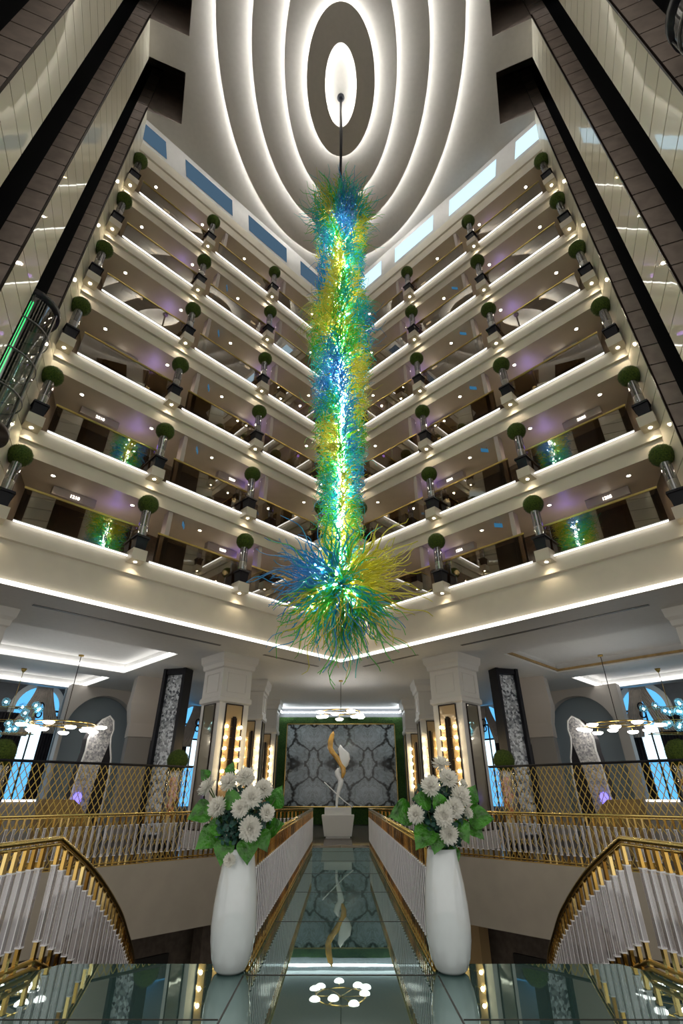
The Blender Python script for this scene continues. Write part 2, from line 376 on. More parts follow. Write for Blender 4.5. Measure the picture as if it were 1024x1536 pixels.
# ------------------------------------------------------------------ atrium ceiling
CZ = 29.2
def mirrored(pts): return [(-x, y) for x, y in pts][::-1]
A_ = Vector((.355, .935)); P_ = Vector((.935, -.355))
CN = [Vector((9.0, 10.2)), Vector((7.8, 7.09)), Vector((6.63, 4.1)), Vector((5.46, 1.05))]
outer = [(-11.2, 9.2), (-12, 8.2), (-12, -6), (12, -6), (12, 8.2), (11.2, 9.2), (0, 20.1)]
holes = []
for c in CN[:3]:
    h0 = c-A_*1.95; h1 = c+A_*.1
    holes.append([tuple(h0-P_*1.55), tuple(h1-P_*1.55), tuple(h1+P_*1.8), tuple(h0+P_*1.8)])
allh = holes+[mirrored(h) for h in holes]
loops = [[Vector((x, y, 0)) for x, y in outer]]+[[Vector((x, y, 0)) for x, y in h] for h in allh]
tri = geometry.tessellate_polygon(loops); flat = [v for l in loops for v in l]
m = MB(); m.add([(v.x, v.y, CZ) for v in flat], [tuple(t) for t in tri])
struct('ceiling', m, M['rings'])
for h in allh:
    m = MB(); n = 4
    m.add([(x, y, CZ) for x, y in h]+[(x, y, CZ+4.6) for x, y in h], [(i, (i+1) % n, n+(i+1) % n, n+i) for i in range(n)]+[(4, 5, 6, 7)])
    o = struct('ceiling', m, M['tile'])
def ell(a, b, z, n=96, cy=9.45): return [(a*cos(2*pi*i/n), cy+b*sin(2*pi*i/n), z) for i in range(n)]
RINGS = [(5.35, 8.2, 28.86), (3.9, 6.4, 28.52), (2.5, 4.8, 28.18), (1.53, 2.75, 27.84)]
HOLE = (.707, 1.52)
cer = thing('ceiling_feature', 'nested oval ceiling rings glowing white between their edges', 'ceiling feature', (0, 0, 0))
for i, (a, b, z) in enumerate(RINGS):
    f = (z-1.6)/27.6; a *= f; b *= f; cy = 9.45*f; n = 96; m = MB()
    if i < 3: m.ngon(ell(a, b, z, n, cy), ell(a, b, z+.06, n, cy))
    else:
        ha, hb = HOLE[0]*f, HOLE[1]*f
        o1, o2, i1, i2 = ell(a, b, z, n, cy), ell(a, b, z+.06, n, cy), ell(ha, hb, z, n, cy), ell(ha, hb, z+.06, n, cy)
        vs = o1+o2+i1+i2; fs = []
        for j in range(n):
            q = (j+1) % n
            fs += [(j, q, 2*n+q, 2*n+j), (n+j, 3*n+j, 3*n+q, n+q), (j, n+j, n+q, q), (2*n+j, 2*n+q, 3*n+q, 3*n+j)]
        m.add(vs, fs)
    m.build('oval_panel', M['rings'], cer)
    def strip(a, b, inset, z, nm, mat):
        mm = MB(); n = 96; lo = ell(a-inset, b-inset, z, n, cy); hi = ell(a-inset, b-inset, z+.05, n, cy)
        lo2 = ell(a-inset-.03, b-inset-.03, z, n, cy); hi2 = ell(a-inset-.03, b-inset-.03, z+.05, n, cy); fs = []
        for j in range(n):
            q = (j+1) % n; fs += [(j, q, n+q, n+j), (2*n+j, 3*n+j, 3*n+q, 2*n+q), (n+j, n+q, 3*n+q, 3*n+j), (j, 2*n+j, 2*n+q, q)]
        mm.add(lo+hi+lo2+hi2, fs); mm.build(nm, mat, cer)
    strip(a, b, .10, z+.065, 'led_ring', M['led_ring'])
    if i == 3: strip(HOLE[0]*f+.16, HOLE[1]*f+.16, .05, z+.065, 'led_ring', M['led_ring'])

# ------------------------------------------------------------------ side walls with lift shafts
def mir(v, s): return (s*v[0], v[1])
for s in (-1, 1):
    pan = MB(); til = MB(); gro = MB(); shaft = MB(); edge = MB()
    for ci, c in enumerate(CN):
        L_ = 1.35 if ci == 0 else 1.44
        ang = atan2(A_.y, A_.x)
        for i in range(30):
            z0 = 6.3+i*.77
            if z0 > 28.9: break
            h = min(.736, 29.2-z0); p = c+A_*(L_/2)+P_*.04; q = mir(p, s)
            pan.box((q[0], q[1], z0+h/2), (L_-.01, .06, h), ang if s > 0 else pi-ang)
        b_ = c+A_*(L_/2)+P_*.09; q = mir(b_, s); ang = atan2(A_.y, A_.x)
        gro.box((q[0], q[1], 17.75), (L_, .03, 22.9), ang if s > 0 else pi-ang)
        # tile return
        pa = atan2(P_.y, P_.x)
        for i in range(36):
            z0 = 6.3+i*.77
            if z0 > 33: break
            h = .728
            tw = (.46, .58, .66, .7)[ci]; p = c+P_*(tw/2+.01)+A_*.02; q = mir(p, s)
            til.box((q[0], q[1], z0+h/2), (tw, .04, h), pa if s > 0 else pi-pa)
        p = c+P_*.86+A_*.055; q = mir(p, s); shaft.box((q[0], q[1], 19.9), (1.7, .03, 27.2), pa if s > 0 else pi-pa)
        p = c+P_*.0-A_*.0; q = mir(p, s); edge.box((q[0], q[1], 17.75), (.05, .05, 22.9), pa)
        if ci == 0:                                    # end wall of the corridors, in line with the panels
            p = c+A_*3.2+P_*.10; q = mir(p, s); m = MB(); m.box((q[0], q[1], 17.75), (3.7, .12, 22.9), ang if s > 0 else pi-ang)
            struct('wall_end_%s' % SIDE[s], m, M['corr_wall'])
        # dark shaft behind
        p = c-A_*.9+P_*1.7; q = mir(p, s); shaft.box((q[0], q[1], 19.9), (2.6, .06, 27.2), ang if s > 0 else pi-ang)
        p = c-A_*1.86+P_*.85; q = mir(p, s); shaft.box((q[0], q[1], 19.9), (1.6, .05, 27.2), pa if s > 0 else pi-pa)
    nm = 'wall_side_%s' % SIDE[s]
    struct(nm, pan, M['mirror']); struct(nm, til, M['tile']); struct(nm, gro, M['grout']); struct(nm, shaft, M['void']); struct('trim_3', edge, M['darkmetal'])
def lift(s, cx, cy, z0, z1, label, lit):
    t = thing('glass_lift', label, 'lift', (cx, cy, z0)); h = z1-z0; r = .72
    m = MB(); m.lathe([(r, .15), (r, h-.2)], 28, cap=False); m.build('glass_wall', M['clear'], t)
    m = MB(); m.lathe([(.05, 0), (r+.04, 0), (r+.04, .14), (.05, .16)], 28); m.build('car_floor', M['darkmetal'], t)
    m = MB(); m.lathe([(.05, h-.22), (r+.05, h-.22), (r+.05, h-.02), (.05, h)], 28); m.build('car_roof', M['black'], t)
    for q in range(1, 4):
        m = MB(); zz = h*q/4; m.lathe([(r+.01, zz-.02), (r+.03, zz-.02), (r+.03, zz+.02), (r+.01, zz+.02), (r+.01, zz-.02)], 28, cap=False); m.build('ring_band', M['slot'], t)
    for q in range(6):
        a = q*pi/3+.2; m = MB(); m.tube([(r*1.02*cos(a), r*1.02*sin(a), .1), (r*1.02*cos(a), r*1.02*sin(a), h-.15)], .018, 6); m.build('mullion', M['slot'], t)
    if lit:
        m = MB(); m.box((.30*-s, -.35, h*.5), (.06, .05, h-.5)); m.build('light_strip', M['green_led'], t)
    return t
lift(-1, -8.92, 9.2, 9.2, 13.75, 'round glass lift car with a green light strip in the left wall shaft', True)
lift(1, 6.8, 3.0, 11.6, 14.2, 'round glass lift car in the nearest right wall shaft, silver banded', False)

# ------------------------------------------------------------------ planters on the balconies
def topiary_mesh(r, name='foliage_ball', n=2600):
    m = MB(); m.sphere((0, 0, 0), r*.94, 28)
    ga = pi*(3-sqrt(5))
    for i in range(n):
        zz = 1-2*(i+.5)/n; q = sqrt(1-zz*zz); a = i*ga
        d = Vector((q*cos(a), q*sin(a), zz)); p = d*r*random.uniform(.93, 1.0)
        t = d.cross(Vector((random.gauss(0, 1), random.gauss(0, 1), random.gauss(0, 1)))).normalized(); b = d.cross(t)
        t = (t+d*random.uniform(-.2, .7)).normalized(); w = r*.055
        m.add([p-b*w*.5, p+t*w*1.3-b*w*.15, p+t*w*1.3+b*w*.15, p+b*w*.5], [(0, 1, 2, 3)])
    me = bpy.data.meshes.new(name); me.from_pydata(m.v, [], m.f); me.materials.append(M['ball']); me.update(); return me
BALL = topiary_mesh(.335)
def planter_proto():
    t = thing('topiary_planter', 'x', 'planter')                        # origin at the underside of the plinth
    m = MB(); m.box((0, 0, .18), (.46, .46, .36)); m.build('plinth', M['fascia'], t)
    pl = t.children[0]
    m = MB(); m.lathe([(.001, -.012), (.045, -.012), (.05, .0), (.001, .0)], 14, (0, 0, -.002)); m.build('spotlight', M['lamp'], pl)
    m = MB()
    for z0, w0, z1, w1 in ((.36, .32, .78, .38), (.78, .46, .86, .42)):
        a, b = w0/2, w1/2
        m.add([(-a, -a, z0), (a, -a, z0), (a, a, z0), (-a, a, z0), (-b, -b, z1), (b, -b, z1), (b, b, z1), (-b, b, z1)], [(3, 2, 1, 0), (4, 5, 6, 7), (0, 1, 5, 4), (1, 2, 6, 5), (2, 3, 7, 6), (3, 0, 4, 7)])
    m.build('base', M['black'], t)
    m = MB(); m.lathe([(.148, .86), (.148, 1.80)], 20, cap=False); m.build('glass_cylinder', M['grey_glass'], t)
    m = MB(); m.lathe([(.125, .87), (.13, 1.22), (.001, 1.24)], 18); m.build('lining', M['bandgold'], t)
    m = MB()
    for q in range(4): m.tube([(.05*cos(q*1.57), .05*sin(q*1.57), 1.28), (.06*cos(q*1.57+.5), .06*sin(q*1.57+.5), 1.85)], .014, 5)
    m.build('stem', M['darkmetal'], t)
    link('foliage_ball', BALL, t, (0, 0, 2.08))
    return t
proto = planter_proto(); first = True
POS = ['nearest the atrium corner', 'second from the corner', 'third from the corner', 'at the outer end']
for s in (-1, 1):
    for k in range(6):
        for j, X in enumerate((.90, 3.65, 6.40, 9.12)):
            t = proto if first else copy_tree(proto); first = False
            c = W(s, X, 20.30, BALLZ[k]-2.08); t.location = c; t.rotation_euler.z = wang(s)
            t['label'] = 'clipped ball topiary planter %s, on the %s balcony of the %s wing' % (POS[j], ORD[k], SIDE[s])
            t['group'] = 'topiary planters along the balconies'
def light(kind, name, loc, power, col=(1, 1, 1), **kw):
    l = bpy.data.lights.new(name, kind); l.energy = power; l.color = col
    for a, v in kw.items(): setattr(l, a, v)
    o = bpy.data.objects.new(name, l); COL.objects.link(o); o.location = loc; return o
for s in (-1, 1):
    for k in range(6):
        for j, X in enumerate((.90, 3.65, 6.40, 9.12)):
            c = W(s, X, 20.33, BALLZ[k]-2.08-.03)
            light('SPOT', 'plinth_spot', c, 16, (1, .85, .62), spot_size=radians(120), spot_blend=.8, shadow_soft_size=.04)

# ------------------------------------------------------------------ corridor downlights, number signs, hanging signs
def dl_proto():
    t = thing('ceiling_downlight', 'x', 'downlight')
    m = MB(); m.lathe([(.06, 0), (.085, 0), (.085, -.018), (.06, -.018), (.06, 0)], 16, cap=False); m.build('rim', M['plinth'], t)
    m = MB(); m.lathe([(.001, -.006), (.06, -.006), (.06, -.001), (.001, -.001)], 16); m.build('lens', M['lamp'], t)
    return t
dproto = dl_proto(); first = True
DP = ['first', 'second', 'third', 'fourth', 'fifth']
for s in (-1, 1):
    for k in range(6):
        for j, X in enumerate((1.75, 3.5, 5.3, 7.15, 8.95)):
            t = dproto if first else copy_tree(dproto); first = False
            t.location = W(s, X, 21.5, SOF[k]); t['group'] = 'corridor downlights'
            t['label'] = '%s round downlight from the atrium corner above the %s balcony of the %s wing' % (DP[j], ORD[k], SIDE[s])
            c = W(s, X, 21.5, SOF[k]-.04)
            light('SPOT', 'corridor_spot', c, 34, (1, .86, .66), spot_size=radians(150), spot_blend=.6, shadow_soft_size=.05)
        for X in (4.0, 7.7):
            c = W(s, X, 22.0, SOF[k]-.42); light('POINT', 'purple_accent', c, 3.2 if k < 5 else 1.6, (.25, .15, 1), shadow_soft_size=.08)
        for X in (1.5, 4.6, 7.9):
            c = W(s, X, 22.6, SOF[k]-.95); light('POINT', 'corridor_wall_light', c, 5, (1, .84, .62), shadow_soft_size=.1)
def text_mesh(body, size):
    cu = bpy.data.curves.new('numerals', 'FONT'); cu.body = body; cu.size = size; cu.extrude = .006; cu.align_x = 'CENTER'; cu.align_y = 'CENTER'; cu.offset = .002
    o = bpy.data.objects.new('tmp', cu); COL.objects.link(o)
    dg = bpy.context.evaluated_depsgraph_get(); me = bpy.data.meshes.new_from_object(o.evaluated_get(dg)); 
    bpy.data.objects.remove(o); bpy.data.curves.remove(cu); me.materials.clear(); me.materials.append(M['sign'])
    me.transform(Matrix.Rotation(pi/2, 4, 'X')); return me
for s in (-1, 1):
    for k in range(6):
        for X, num in ((8.72, 10 if s < 0 else 5), (4.72, 9 if s < 0 else 6)):
            body = '%d2%02d' % (k+1, num)
            t = thing('room_sign', 'taupe bulkhead sign with lit room number %s' % body, 'sign', W(s, X, 22.3, SOF[k]-.30), wang(s), 'room number signs')
            m = MB(); m.box((0, .12, .145), (1.35, .24, .29)); m.build('bulkhead', M['pilaster'], t)
            o = link('numerals', text_mesh(body, .155), t, (0, -.012, .12))
        if k < 5:
            t = thing('hanging_sign', 'small blue sign hung from the corridor ceiling of the %s balcony, %s wing' % (ORD[k], SIDE[s]), 'sign', W(s, 5.7, 21.2, SOF[k]), wang(s)+.9, 'blue corridor signs')
            m = MB(); m.box((0, 0, -.17), (.30, .03, .16)); m.build('panel', M['signblue'], t)
            m = MB(); m.tube([(-.1, 0, -.09), (-.1, 0, 0)], .006, 6); m.tube([(.1, 0, -.09), (.1, 0, 0)], .006, 6); m.build('hanger', M['slot'], t)

# ------------------------------------------------------------------ glass chandelier
CY = 9.45
ch = thing('glass_chandelier', 'tall blue, green and yellow blown glass chandelier hanging down the atrium', 'chandelier', (0, CY, 0))
m = MB(); m.lathe([(.001, 28.18), (.16, 28.18), (.16, 28.10), (.10, 28.0), (.001, 27.98)], 24); m.build('canopy', M['black'], ch)
m = MB()
for q in range(3): m.tube([(.03*cos(q*2.1), .03*sin(q*2.1), 28.1), (.045*cos(q*2.1+2), .045*sin(q*2.1+2), 25), (.03*cos(q*2.1+4), .03*sin(q*2.1+4), 20.2)], .035, 6)
m.build('suspension_rod', M['black'], ch)
m = MB(); m.lathe([(.001, 5.05), (.09, 5.05), (.085, 12), (.08, 19.2), (.001, 19.3)], 14); m.build('light_core', M['core'], ch)
PROF = [(20.4, .85), (19.6, .95), (18.6, .88), (17.2, .72), (15.3, .60), (14.4, .66), (13.6, .80), (12.4, .80), (11.1, .66), (9.3, .56), (7.9, .46), (6.5, .36), (5.9, .36)]
def prof(z):
    for (za, ra), (zb, rb) in zip(PROF, PROF[1:]):
        if zb <= z <= za: return rb+(ra-rb)*(z-zb)/(za-zb)
    return PROF[-1][1]
rb = random.Random(5); rest_ = MB()
for i in range(150):
    if i < 104: zb = 6.0+13*(i/104)**.8; ab = i*2.4; rr_ = rb.uniform(.20, .40)*prof(zb)
    else: zb = 5.35+rb.uniform(-.55, .35); ab = i*2.4; rr_ = rb.uniform(.12, .62)
    m = MB() if (i < 54 or i >= 104) else rest_; m.sphere((rr_*cos(ab), rr_*sin(ab), zb), .024 if zb < 10.5 else .024+.004*(zb-10.5), 6)
    if m is not rest_: m.build('inner_bulb', M['inner'], ch)
o = rest_.build('inner_bulbs', M['inner'], ch); o['kind'] = 'stuff'
def colour_at(a, z, sc=1.0):
    v = noise.noise(Vector((cos(a)*1.1*sc, sin(a)*1.1*sc, z*.42)))*1.9+noise.noise(Vector((cos(a)*3+9, sin(a)*3, z*1.3)))*.7+.12
    v += random.gauss(0, .10)
    return 0 if v < -.40 else 1 if v < .02 else 2 if v < .40 else 3
def tendril(mb, p, d, L, r, mi, curl, nseg=7, sides=4, droop=0.0):
    d = d.normalized(); a = d.cross(Vector((0, 0, 1)))
    if a.length < .05: a = Vector((1, 0, 0))
    a.normalize(); b = d.cross(a); ph = random.uniform(0, 6.28); fr = random.uniform(.8, 1.5) if nseg < 14 else random.uniform(1.2, 2.4)
    path = []; rs = []
    for i in range(nseg+1):
        t = i/nseg; w = curl*L*t*(.4+.6*t)
        q = p+d*(L*t)+a*(w*sin(ph+fr*6.28*t)-w*sin(ph)*0)+b*(w*.8*cos(ph+fr*6.0*t))+Vector((0, 0, -droop*L*t*t))
        path.append(q); rs.append(r*(1-.72*t))
    mb.tube(path, rs, sides, mi, cap=False)
body = MB()
for i in range(6200):                                  # column of curls
    z = 5.9+(19.3-5.9)*((i+random.random())/6200); a = random.uniform(0, 2*pi); R = prof(z)
    d = Vector((cos(a), sin(a), random.gauss(-.05, .38) + (.5 if z > 18.3 else 0)))
    r0 = R*random.uniform(.10, .62)
    L = (R-r0)*random.uniform(.8, 1.30)+.08
    tendril(body, Vector((r0*cos(a), r0*sin(a), z)), d, L, random.uniform(.014, .026)*(1.15 if z > 12 else .95), colour_at(a, z), random.uniform(.16, .42), 6)
for i in range(420):                                   # spiky top
    a = random.uniform(0, 2*pi); z = random.uniform(17.8, 18.9); el = random.uniform(.25, 1.35)
    d = Vector((cos(a)*cos(el), sin(a)*cos(el), sin(el))); c = colour_at(a, z)
    tendril(body, Vector((.22*cos(a), .22*sin(a), z)), d, random.uniform(.8, 1.55), .02, random.choice((c, 1, 2)), .10, 8)
for i in range(260):                                   # flare at mid height and stray wisps
    z = random.choice((random.uniform(12.6, 14.4), random.uniform(6, 17))); a = random.uniform(0, 2*pi)
    tendril(body, Vector((.3*cos(a), .3*sin(a), z)), Vector((cos(a), sin(a), random.gauss(0, .4))), prof(z)*random.uniform(.9, 1.35), .014, colour_at(a, z), .22, 9)
BC = Vector((0, 0, 5.32))
def burst(mb, count, lo, hi, rad):
    for i in range(count):
        zz = random.uniform(-1, .62); a = random.uniform(0, 2*pi); q = sqrt(1-zz*zz)
        d = Vector((q*cos(a), q*sin(a), zz)); L = random.uniform(lo, hi)
        if zz < -.3: c = random.choice((2, 2, 1, 3, colour_at(a, 2)))
        else: c = 0 if cos(a) < -.35+random.gauss(0, .25) else (3 if cos(a) > .3+random.gauss(0, .25) else random.choice((1, 2)))
        tendril(mb, BC+d*.12, d, L, rad*random.uniform(.8, 1.2), c, random.uniform(.05, .10), 16, 5, droop=.10 if zz < .2 else -.02)
burst(body, 1000, .6, 1.4, .024)
o = body.build('glass_tendrils', TEND, ch); o['kind'] = 'stuff'
random.seed(21)
for i in range(100):
    mb = MB(); burst(mb, 1, 1.4, 1.9, .027); ci = mb.mi[0]; mb.mi = [0]*len(mb.mi); mb.build('glass_tendril', TEND[ci], ch)

# ------------------------------------------------------------------ gallery level: floors, ceiling, walls
m = MB()
prof_ = [(-3.3, -6), (3.3, -6), (3.3, 6.6), (3.0, 7.0), (-3.0, 7.0), (-3.3, 6.6)]
m.ngon([(x, y, 0) for x, y in prof_], [(x, y, -.18) for x, y in prof_])
m.ngon([(x, y, 0) for x, y in ((-1.0, 7.01), (1.0, 7.01), (1.0, 19.85), (-1.0, 19.85))], [(x, y, -.18) for x, y in ((-1.0, 7.01), (1.0, 7.01), (1.0, 19.85), (-1.0, 19.85))])
struct('floor', m, M['glassfloor'])
m = MB()                                               # joints of the glass floor
m.box((0, 6.62, .002), (1.9, .014, .004))
for y in (2.2, 4.4): m.box((0, y, .002), (6.4, .014, .004))
for s in (-1, 1):
    m.box((s*.985, 2.2, .002), (.014, 8.8, .004)); m.box((s*2.1, 5.5, .002), (2.2, .010, .004))
for y in (9, 11.4, 13.8, 16.2, 18.6): m.box((0, y, .002), (1.9, .010, .004))
struct('trim_4', m, M['darkmetal'])
m = MB(); m.ngon([(0, 21.0, 0), (26, -5.0, 0), (40, 9, 0), (40, 40, 0), (-40, 40, 0), (-40, 9, 0), (-26, -5.0, 0)], [(0, 21.0, -.3), (26, -5.0, -.3), (40, 9, -.3), (40, 40, -.3), (-40, 40, -.3), (-40, 9, -.3), (-26, -5.0, -.3)])
struct('floor', m, M['stone'])
for s in (-1, 1):
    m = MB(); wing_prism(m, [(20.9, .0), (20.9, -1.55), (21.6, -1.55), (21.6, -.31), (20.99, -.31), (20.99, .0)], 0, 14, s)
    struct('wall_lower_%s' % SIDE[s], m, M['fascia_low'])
    m = MB(); wing_prism(m, [(24.2, -1.4), (24.2, -4.8), (24.5, -4.8), (24.5, -1.4)], 0, 16, s); struct('wall_lower_%s' % SIDE[s], m, M['lower'])
    m = MB(); wing_prism(m, [(21.6, -1.45), (21.6, -1.55), (24.5, -1.55), (24.5, -1.45)], 0, 16, s); struct('ceiling', m, M['lower'])
    for X, w, h in ((2.6, 1.6, 3.3), (5.9, 2.2, 2.3), (9.5, 2.0, 2.3)):
        c = W(s, X, 24.15, -4.8+h/2); m = MB(); m.box(c, (w, .12, h), wang(s)); o = struct('door_8', m, M['lower_dark'])
    c = W(s, 4.1, 23.2, -3.15); m = MB(); m.box(c, (.5, .5, 3.3), wang(s)); struct('column', m, M['amber' if s > 0 else 'lower'])
m = MB(); m.box((0, 12, -4.9), (60, 60, .2)); struct('floor', m, M['lower_dark'])
# gallery ceiling with two light trays a side
GC = 6.30
for s in (-1, 1):
    trays = [(25.6, 32.5, 14.5), (34.6, 40.2, 13.6)]
    def SD(sc, d): return ((s*(sc-d)/2*-1), (sc+d)/2)      # s-coordinate (y-X), d -> x,y
    def pt(u, d, z): X = (d-u)/2; return (s*X, (u+d)/2, z) # u = y-X along the wing
    hol = [((-20, d0), (um-1.6 if i == 0 else um-.8, d1)) for i, (d0, d1, um) in enumerate(trays)]
    rects = [[(-22, 20.70), (20.70, 20.70), (30.5, 30.5), (44, 44), (-22, 44)]]
    # polygon in (u,d): mitre line at X = 0 is u = d
    hs = []
    for i, (d0, d1, um) in enumerate(trays):
        u1 = 12.9; hs.append([(-20, d0), (u1, d0), (u1, d1), (-20, d1)])
    lp = [[Vector((u, d, 0)) for u, d in rects[0]]]+[[Vector((u, d, 0)) for u, d in h] for h in hs]
    tri = geometry.tessellate_polygon(lp); fl = [v for l in lp for v in l]
    m = MB(); m.add([pt(v.x, v.y, GC) for v in fl], [tuple(t) for t in tri])
    for h in hs:
        hh = [pt(u, d, GC) for u, d in h]; ht = [pt(u, d, GC+.38) for u, d in h]
        m.add(hh+ht, [(i, (i+1) % 4, 4+(i+1) % 4, 4+i) for i in range(4)]+[(4, 5, 6, 7)])
    struct('ceiling', m, M['white'])
    for ti, h in enumerate(hs):
        (ua, d0), (ub, _), (_, d1), _ = h
        lit = not (s > 0 and ti == 0)
        t = thing('tray_light', '%s recessed rectangular ceiling tray, %s one from the void on the %s side' % ('white lit' if lit else 'unlit', ['first', 'second'][ti], SIDE[s]), 'light', (0, 0, 0), 0, None)
        m = MB()
        e = .10
        def bar(p, q, w):
            a = Vector(pt(*p, GC+.10)); b = Vector(pt(*q, GC+.10)); mid = (a+b)/2; dv = b-a
            m.box(mid, (dv.length, .07, .09), atan2(dv.y, dv.x))
        bar((ua, d1-e), (ub, d1-e), e); bar((ub-e, d0+.3), (ub-e, d1-e), e)
        if ti == 0: bar((ua, d0+e), (2.0, d0+e), e)
        m.build('light_bar', M['led_cove'] if lit else M['wood'], t)
    # slot diffusers
    for (ua, ub, nm) in ((4.6, 13.5, 'long'), (16.3, 20.4, 'short')):
        a = Vector(pt(ua, 22.35, GC)); b = Vector(pt(ub, 22.35, GC)); mid = (a+b)/2; dv = b-a; m = MB()
        m.box((mid.x, mid.y, GC-.008), (dv.length, .13, .016), atan2(dv.y, dv.x))
        tag(m.build('slot_diffuser', M['slot']), '%s grey slot air diffuser in the ceiling behind the %s light cove' % (nm, SIDE[s]), 'air vent')
    # outer wall
    m = MB(); a = pt(-22, 41.3, 0); wp = [(41.3, 0), (41.3, GC), (41.6, GC), (41.6, 0)]
    wing_prism(m, wp, 3.5, 31, s); struct('wall_outer_%s' % SIDE[s], m, M['grey_wall'])
m = MB(); m.box((0, 33.6, 3.1), (14, .3, 6.4)); struct('wall_back', m, M['grey_wall'])
m = MB()                                               # white light line above the moss wall
m.box((0, 33.2, 6.04), (7.6, .08, .07)); m.box((-3.75, 31.9, 6.04), (.08, 2.7, .07)); m.box((3.75, 31.9, 6.04), (.08, 2.7, .07))
tag(m.build('led_strip', M['led_wall']), 'white light line along the ceiling above the marble wall', 'light strip')

# feature wall
t = thing('moss_wall', 'green moss wall framing the grey marble panel', 'wall panel', (0, 33.42, .02))
m = MB(); n = 40
vs = []; fs = []
for j in range(31):
    for i in range(n+1):
        x = -3.88+7.76*i/n; z = 5.75*j/30
        vs.append((x, -.12-.10*noise.noise(Vector((x*3, z*3, 1)))-.05*noise.noise(Vector((x*9, z*9, 4))), z))
for j in range(30):
    for i in range(n): q = j*(n+1)+i; fs.append((q, q+1, q+n+2, q+n+1))
m.add(vs, fs, smooth=True); m.box((0, -.02, 2.87), (7.76, .08, 5.74)); m.build('moss', M['moss'], t)
t = thing('marble_panel', 'grey bookmatched marble panel with thin gold frame on the moss wall', 'wall panel', (0, 33.16, .93))
m = MB(); m.box((0, 0, 2.2), (6.66, .06, 4.4)); m.build('slab', M['marble'], t)
m = MB()
for x in (-3.35, 3.35): m.box((x, -.02, 2.2), (.05, .10, 4.5))
for z in (-.02, 4.42): m.box((0, -.02, z), (6.75, .10, .05))
m.build('frame', M['gold'], t)

# columns
def column(name, c, w, rz, label, lamps):
    t = thing(name, label, 'column', (c[0], c[1], 0), rz); t['kind'] = 'structure'
    m = MB(); ht = GC
    m.box((0, 0, .25), (w+.12, w+.12, .5)); m.box((0, 0, 2.6), (w, w, 4.3)); m.build('shaft', M['column'], t)
    m = MB()
    pr = [(w/2, 4.5), (w/2+.07, 4.56), (w/2+.07, 4.70), (w/2+.02, 4.76), (w/2+.02, 5.75), (w/2+.08, 5.80), (w/2+.10, 5.95), (w/2+.16, 6.05), (w/2+.19, ht)]
    vs = []; fs = []
    for r, z in pr: vs += [(-r, -r, z), (r, -r, z), (r, r, z), (-r, r, z)]
    for i in range(len(pr)-1):
        for j in range(4): fs.append((i*4+j, i*4+(j+1) % 4, i*4+4+(j+1) % 4, i*4+4+j))
    fs += [(3, 2, 1, 0), tuple(len(vs)-4+j for j in range(4))]
    m.add(vs, fs)
    for a in range(4):
        ca, sa = cos(a*pi/2), sin(a*pi/2)
        for (dx, dz, sx, sz) in ((-.32*w, 5.26, .03, .7), (.32*w, 5.26, .03, .7), (0, 5.6, .64*w, .03), (0, 4.92, .64*w, .03)):
            x, y = dx, -(w/2+.03); m.box((x*ca-y*sa, x*sa+y*ca, dz), (sx, .03, sz), a*pi/2)
    m.build('capital', M['column'], t)
    for a, mt in enumerate(('amber', 'smoke', 'smoke', 'smoke')):
        if lamps == 'left' : a2 = {0: 0, 1: 1, 2: 2, 3: 3}[a]
        ang = (a*pi/2) ; ca, sa = cos(ang), sin(ang)
        face = lamps if mt == 'amber' else None
        x, y = 0, -(w/2+.012); m = MB(); m.box((x*ca-y*sa, x*sa+y*ca, 2.5), (w*.54, .03, 3.9), ang)
        m.build('mirror_panel', M[mt], t)
        m = MB()
        for dx in (-w*.285, w*.285): m.box((dx*ca-(y-.01)*sa, dx*sa+(y-.01)*ca, 2.5), (.035, .05, 3.97), ang)
        for dz in (.53, 4.47): m.box((-(y-.01)*sa, (y-.01)*ca, dz), (w*.60, .05, .04), ang)
        m.build('panel_frame', M['darkmetal'], t)
    return t
def wall_lamp(loc, rz, label, k=1.0):
    t = thing('wall_lamp', label, 'wall lamp', loc, rz, 'column lamps with globe bulbs')
    m = MB(); m.box((0, -.05, 1.0), (.10*k, .08, 2.3)); m.box((-.10*k, -.04, 1.0), (.02, .05, 2.2)); m.box((.10*k, -.04, 1.0), (.02, .05, 2.2)); m.build('bar', M['darkmetal'], t)
    for i in range(6):
        for sx in (-1, 1):
            m = MB(); m.sphere((sx*.30*k, -.09, i*.36), .052, 10); m.build('bulb', M['bulb'], t)
    m = MB()
    for i in range(6): m.tube([(-.3*k, -.05, i*.36), (.3*k, -.05, i*.36)], .012, 6)
    m.build('arm', M['gold_dark'], t)
    return t
for s in (-1, 1):
    cA = (s*4.45, 19.95); w = 1.28
    column('column', cA, w, s*-pi/4 if s > 0 else pi/4, 'white mirrored column with capital, nearest the bridge on the %s' % SIDE[s], None)
    wall_lamp((s*(4.45-.5*w/R2-.02), 19.95-.5*w/R2-.02, 1.9), -s*pi/4, 'dark bar lamp with warm globe bulbs on the big %s column by the bridge' % SIDE[s])
    column('column', (s*4.30, 24.9), 1.25, 0, 'white mirrored column behind the big column on the %s' % SIDE[s], None)
    wall_lamp((s*4.05, 24.9-.645, 1.9), 0, 'dark bar lamp with warm bulbs on the middle %s column' % SIDE[s])
    column('column', (s*4.28, 30.6), 1.2, 0, 'white mirrored column beside the moss wall on the %s' % SIDE[s], None)
    wall_lamp((s*4.20, 30.6-.62, 1.9), 0, 'dark bar lamp with warm bulbs on the %s column beside the moss wall' % SIDE[s])
    column('column', (s*10.62, 13.88), w, s*-pi/4, 'white column at the %s edge of the gallery' % SIDE[s], None)
    for p, e in (((s*4.0, 18.9, 3.0), 30), ((s*4.1, 23.6, 3.0), 25), ((s*4.2, 29.4, 3), 25)): pass

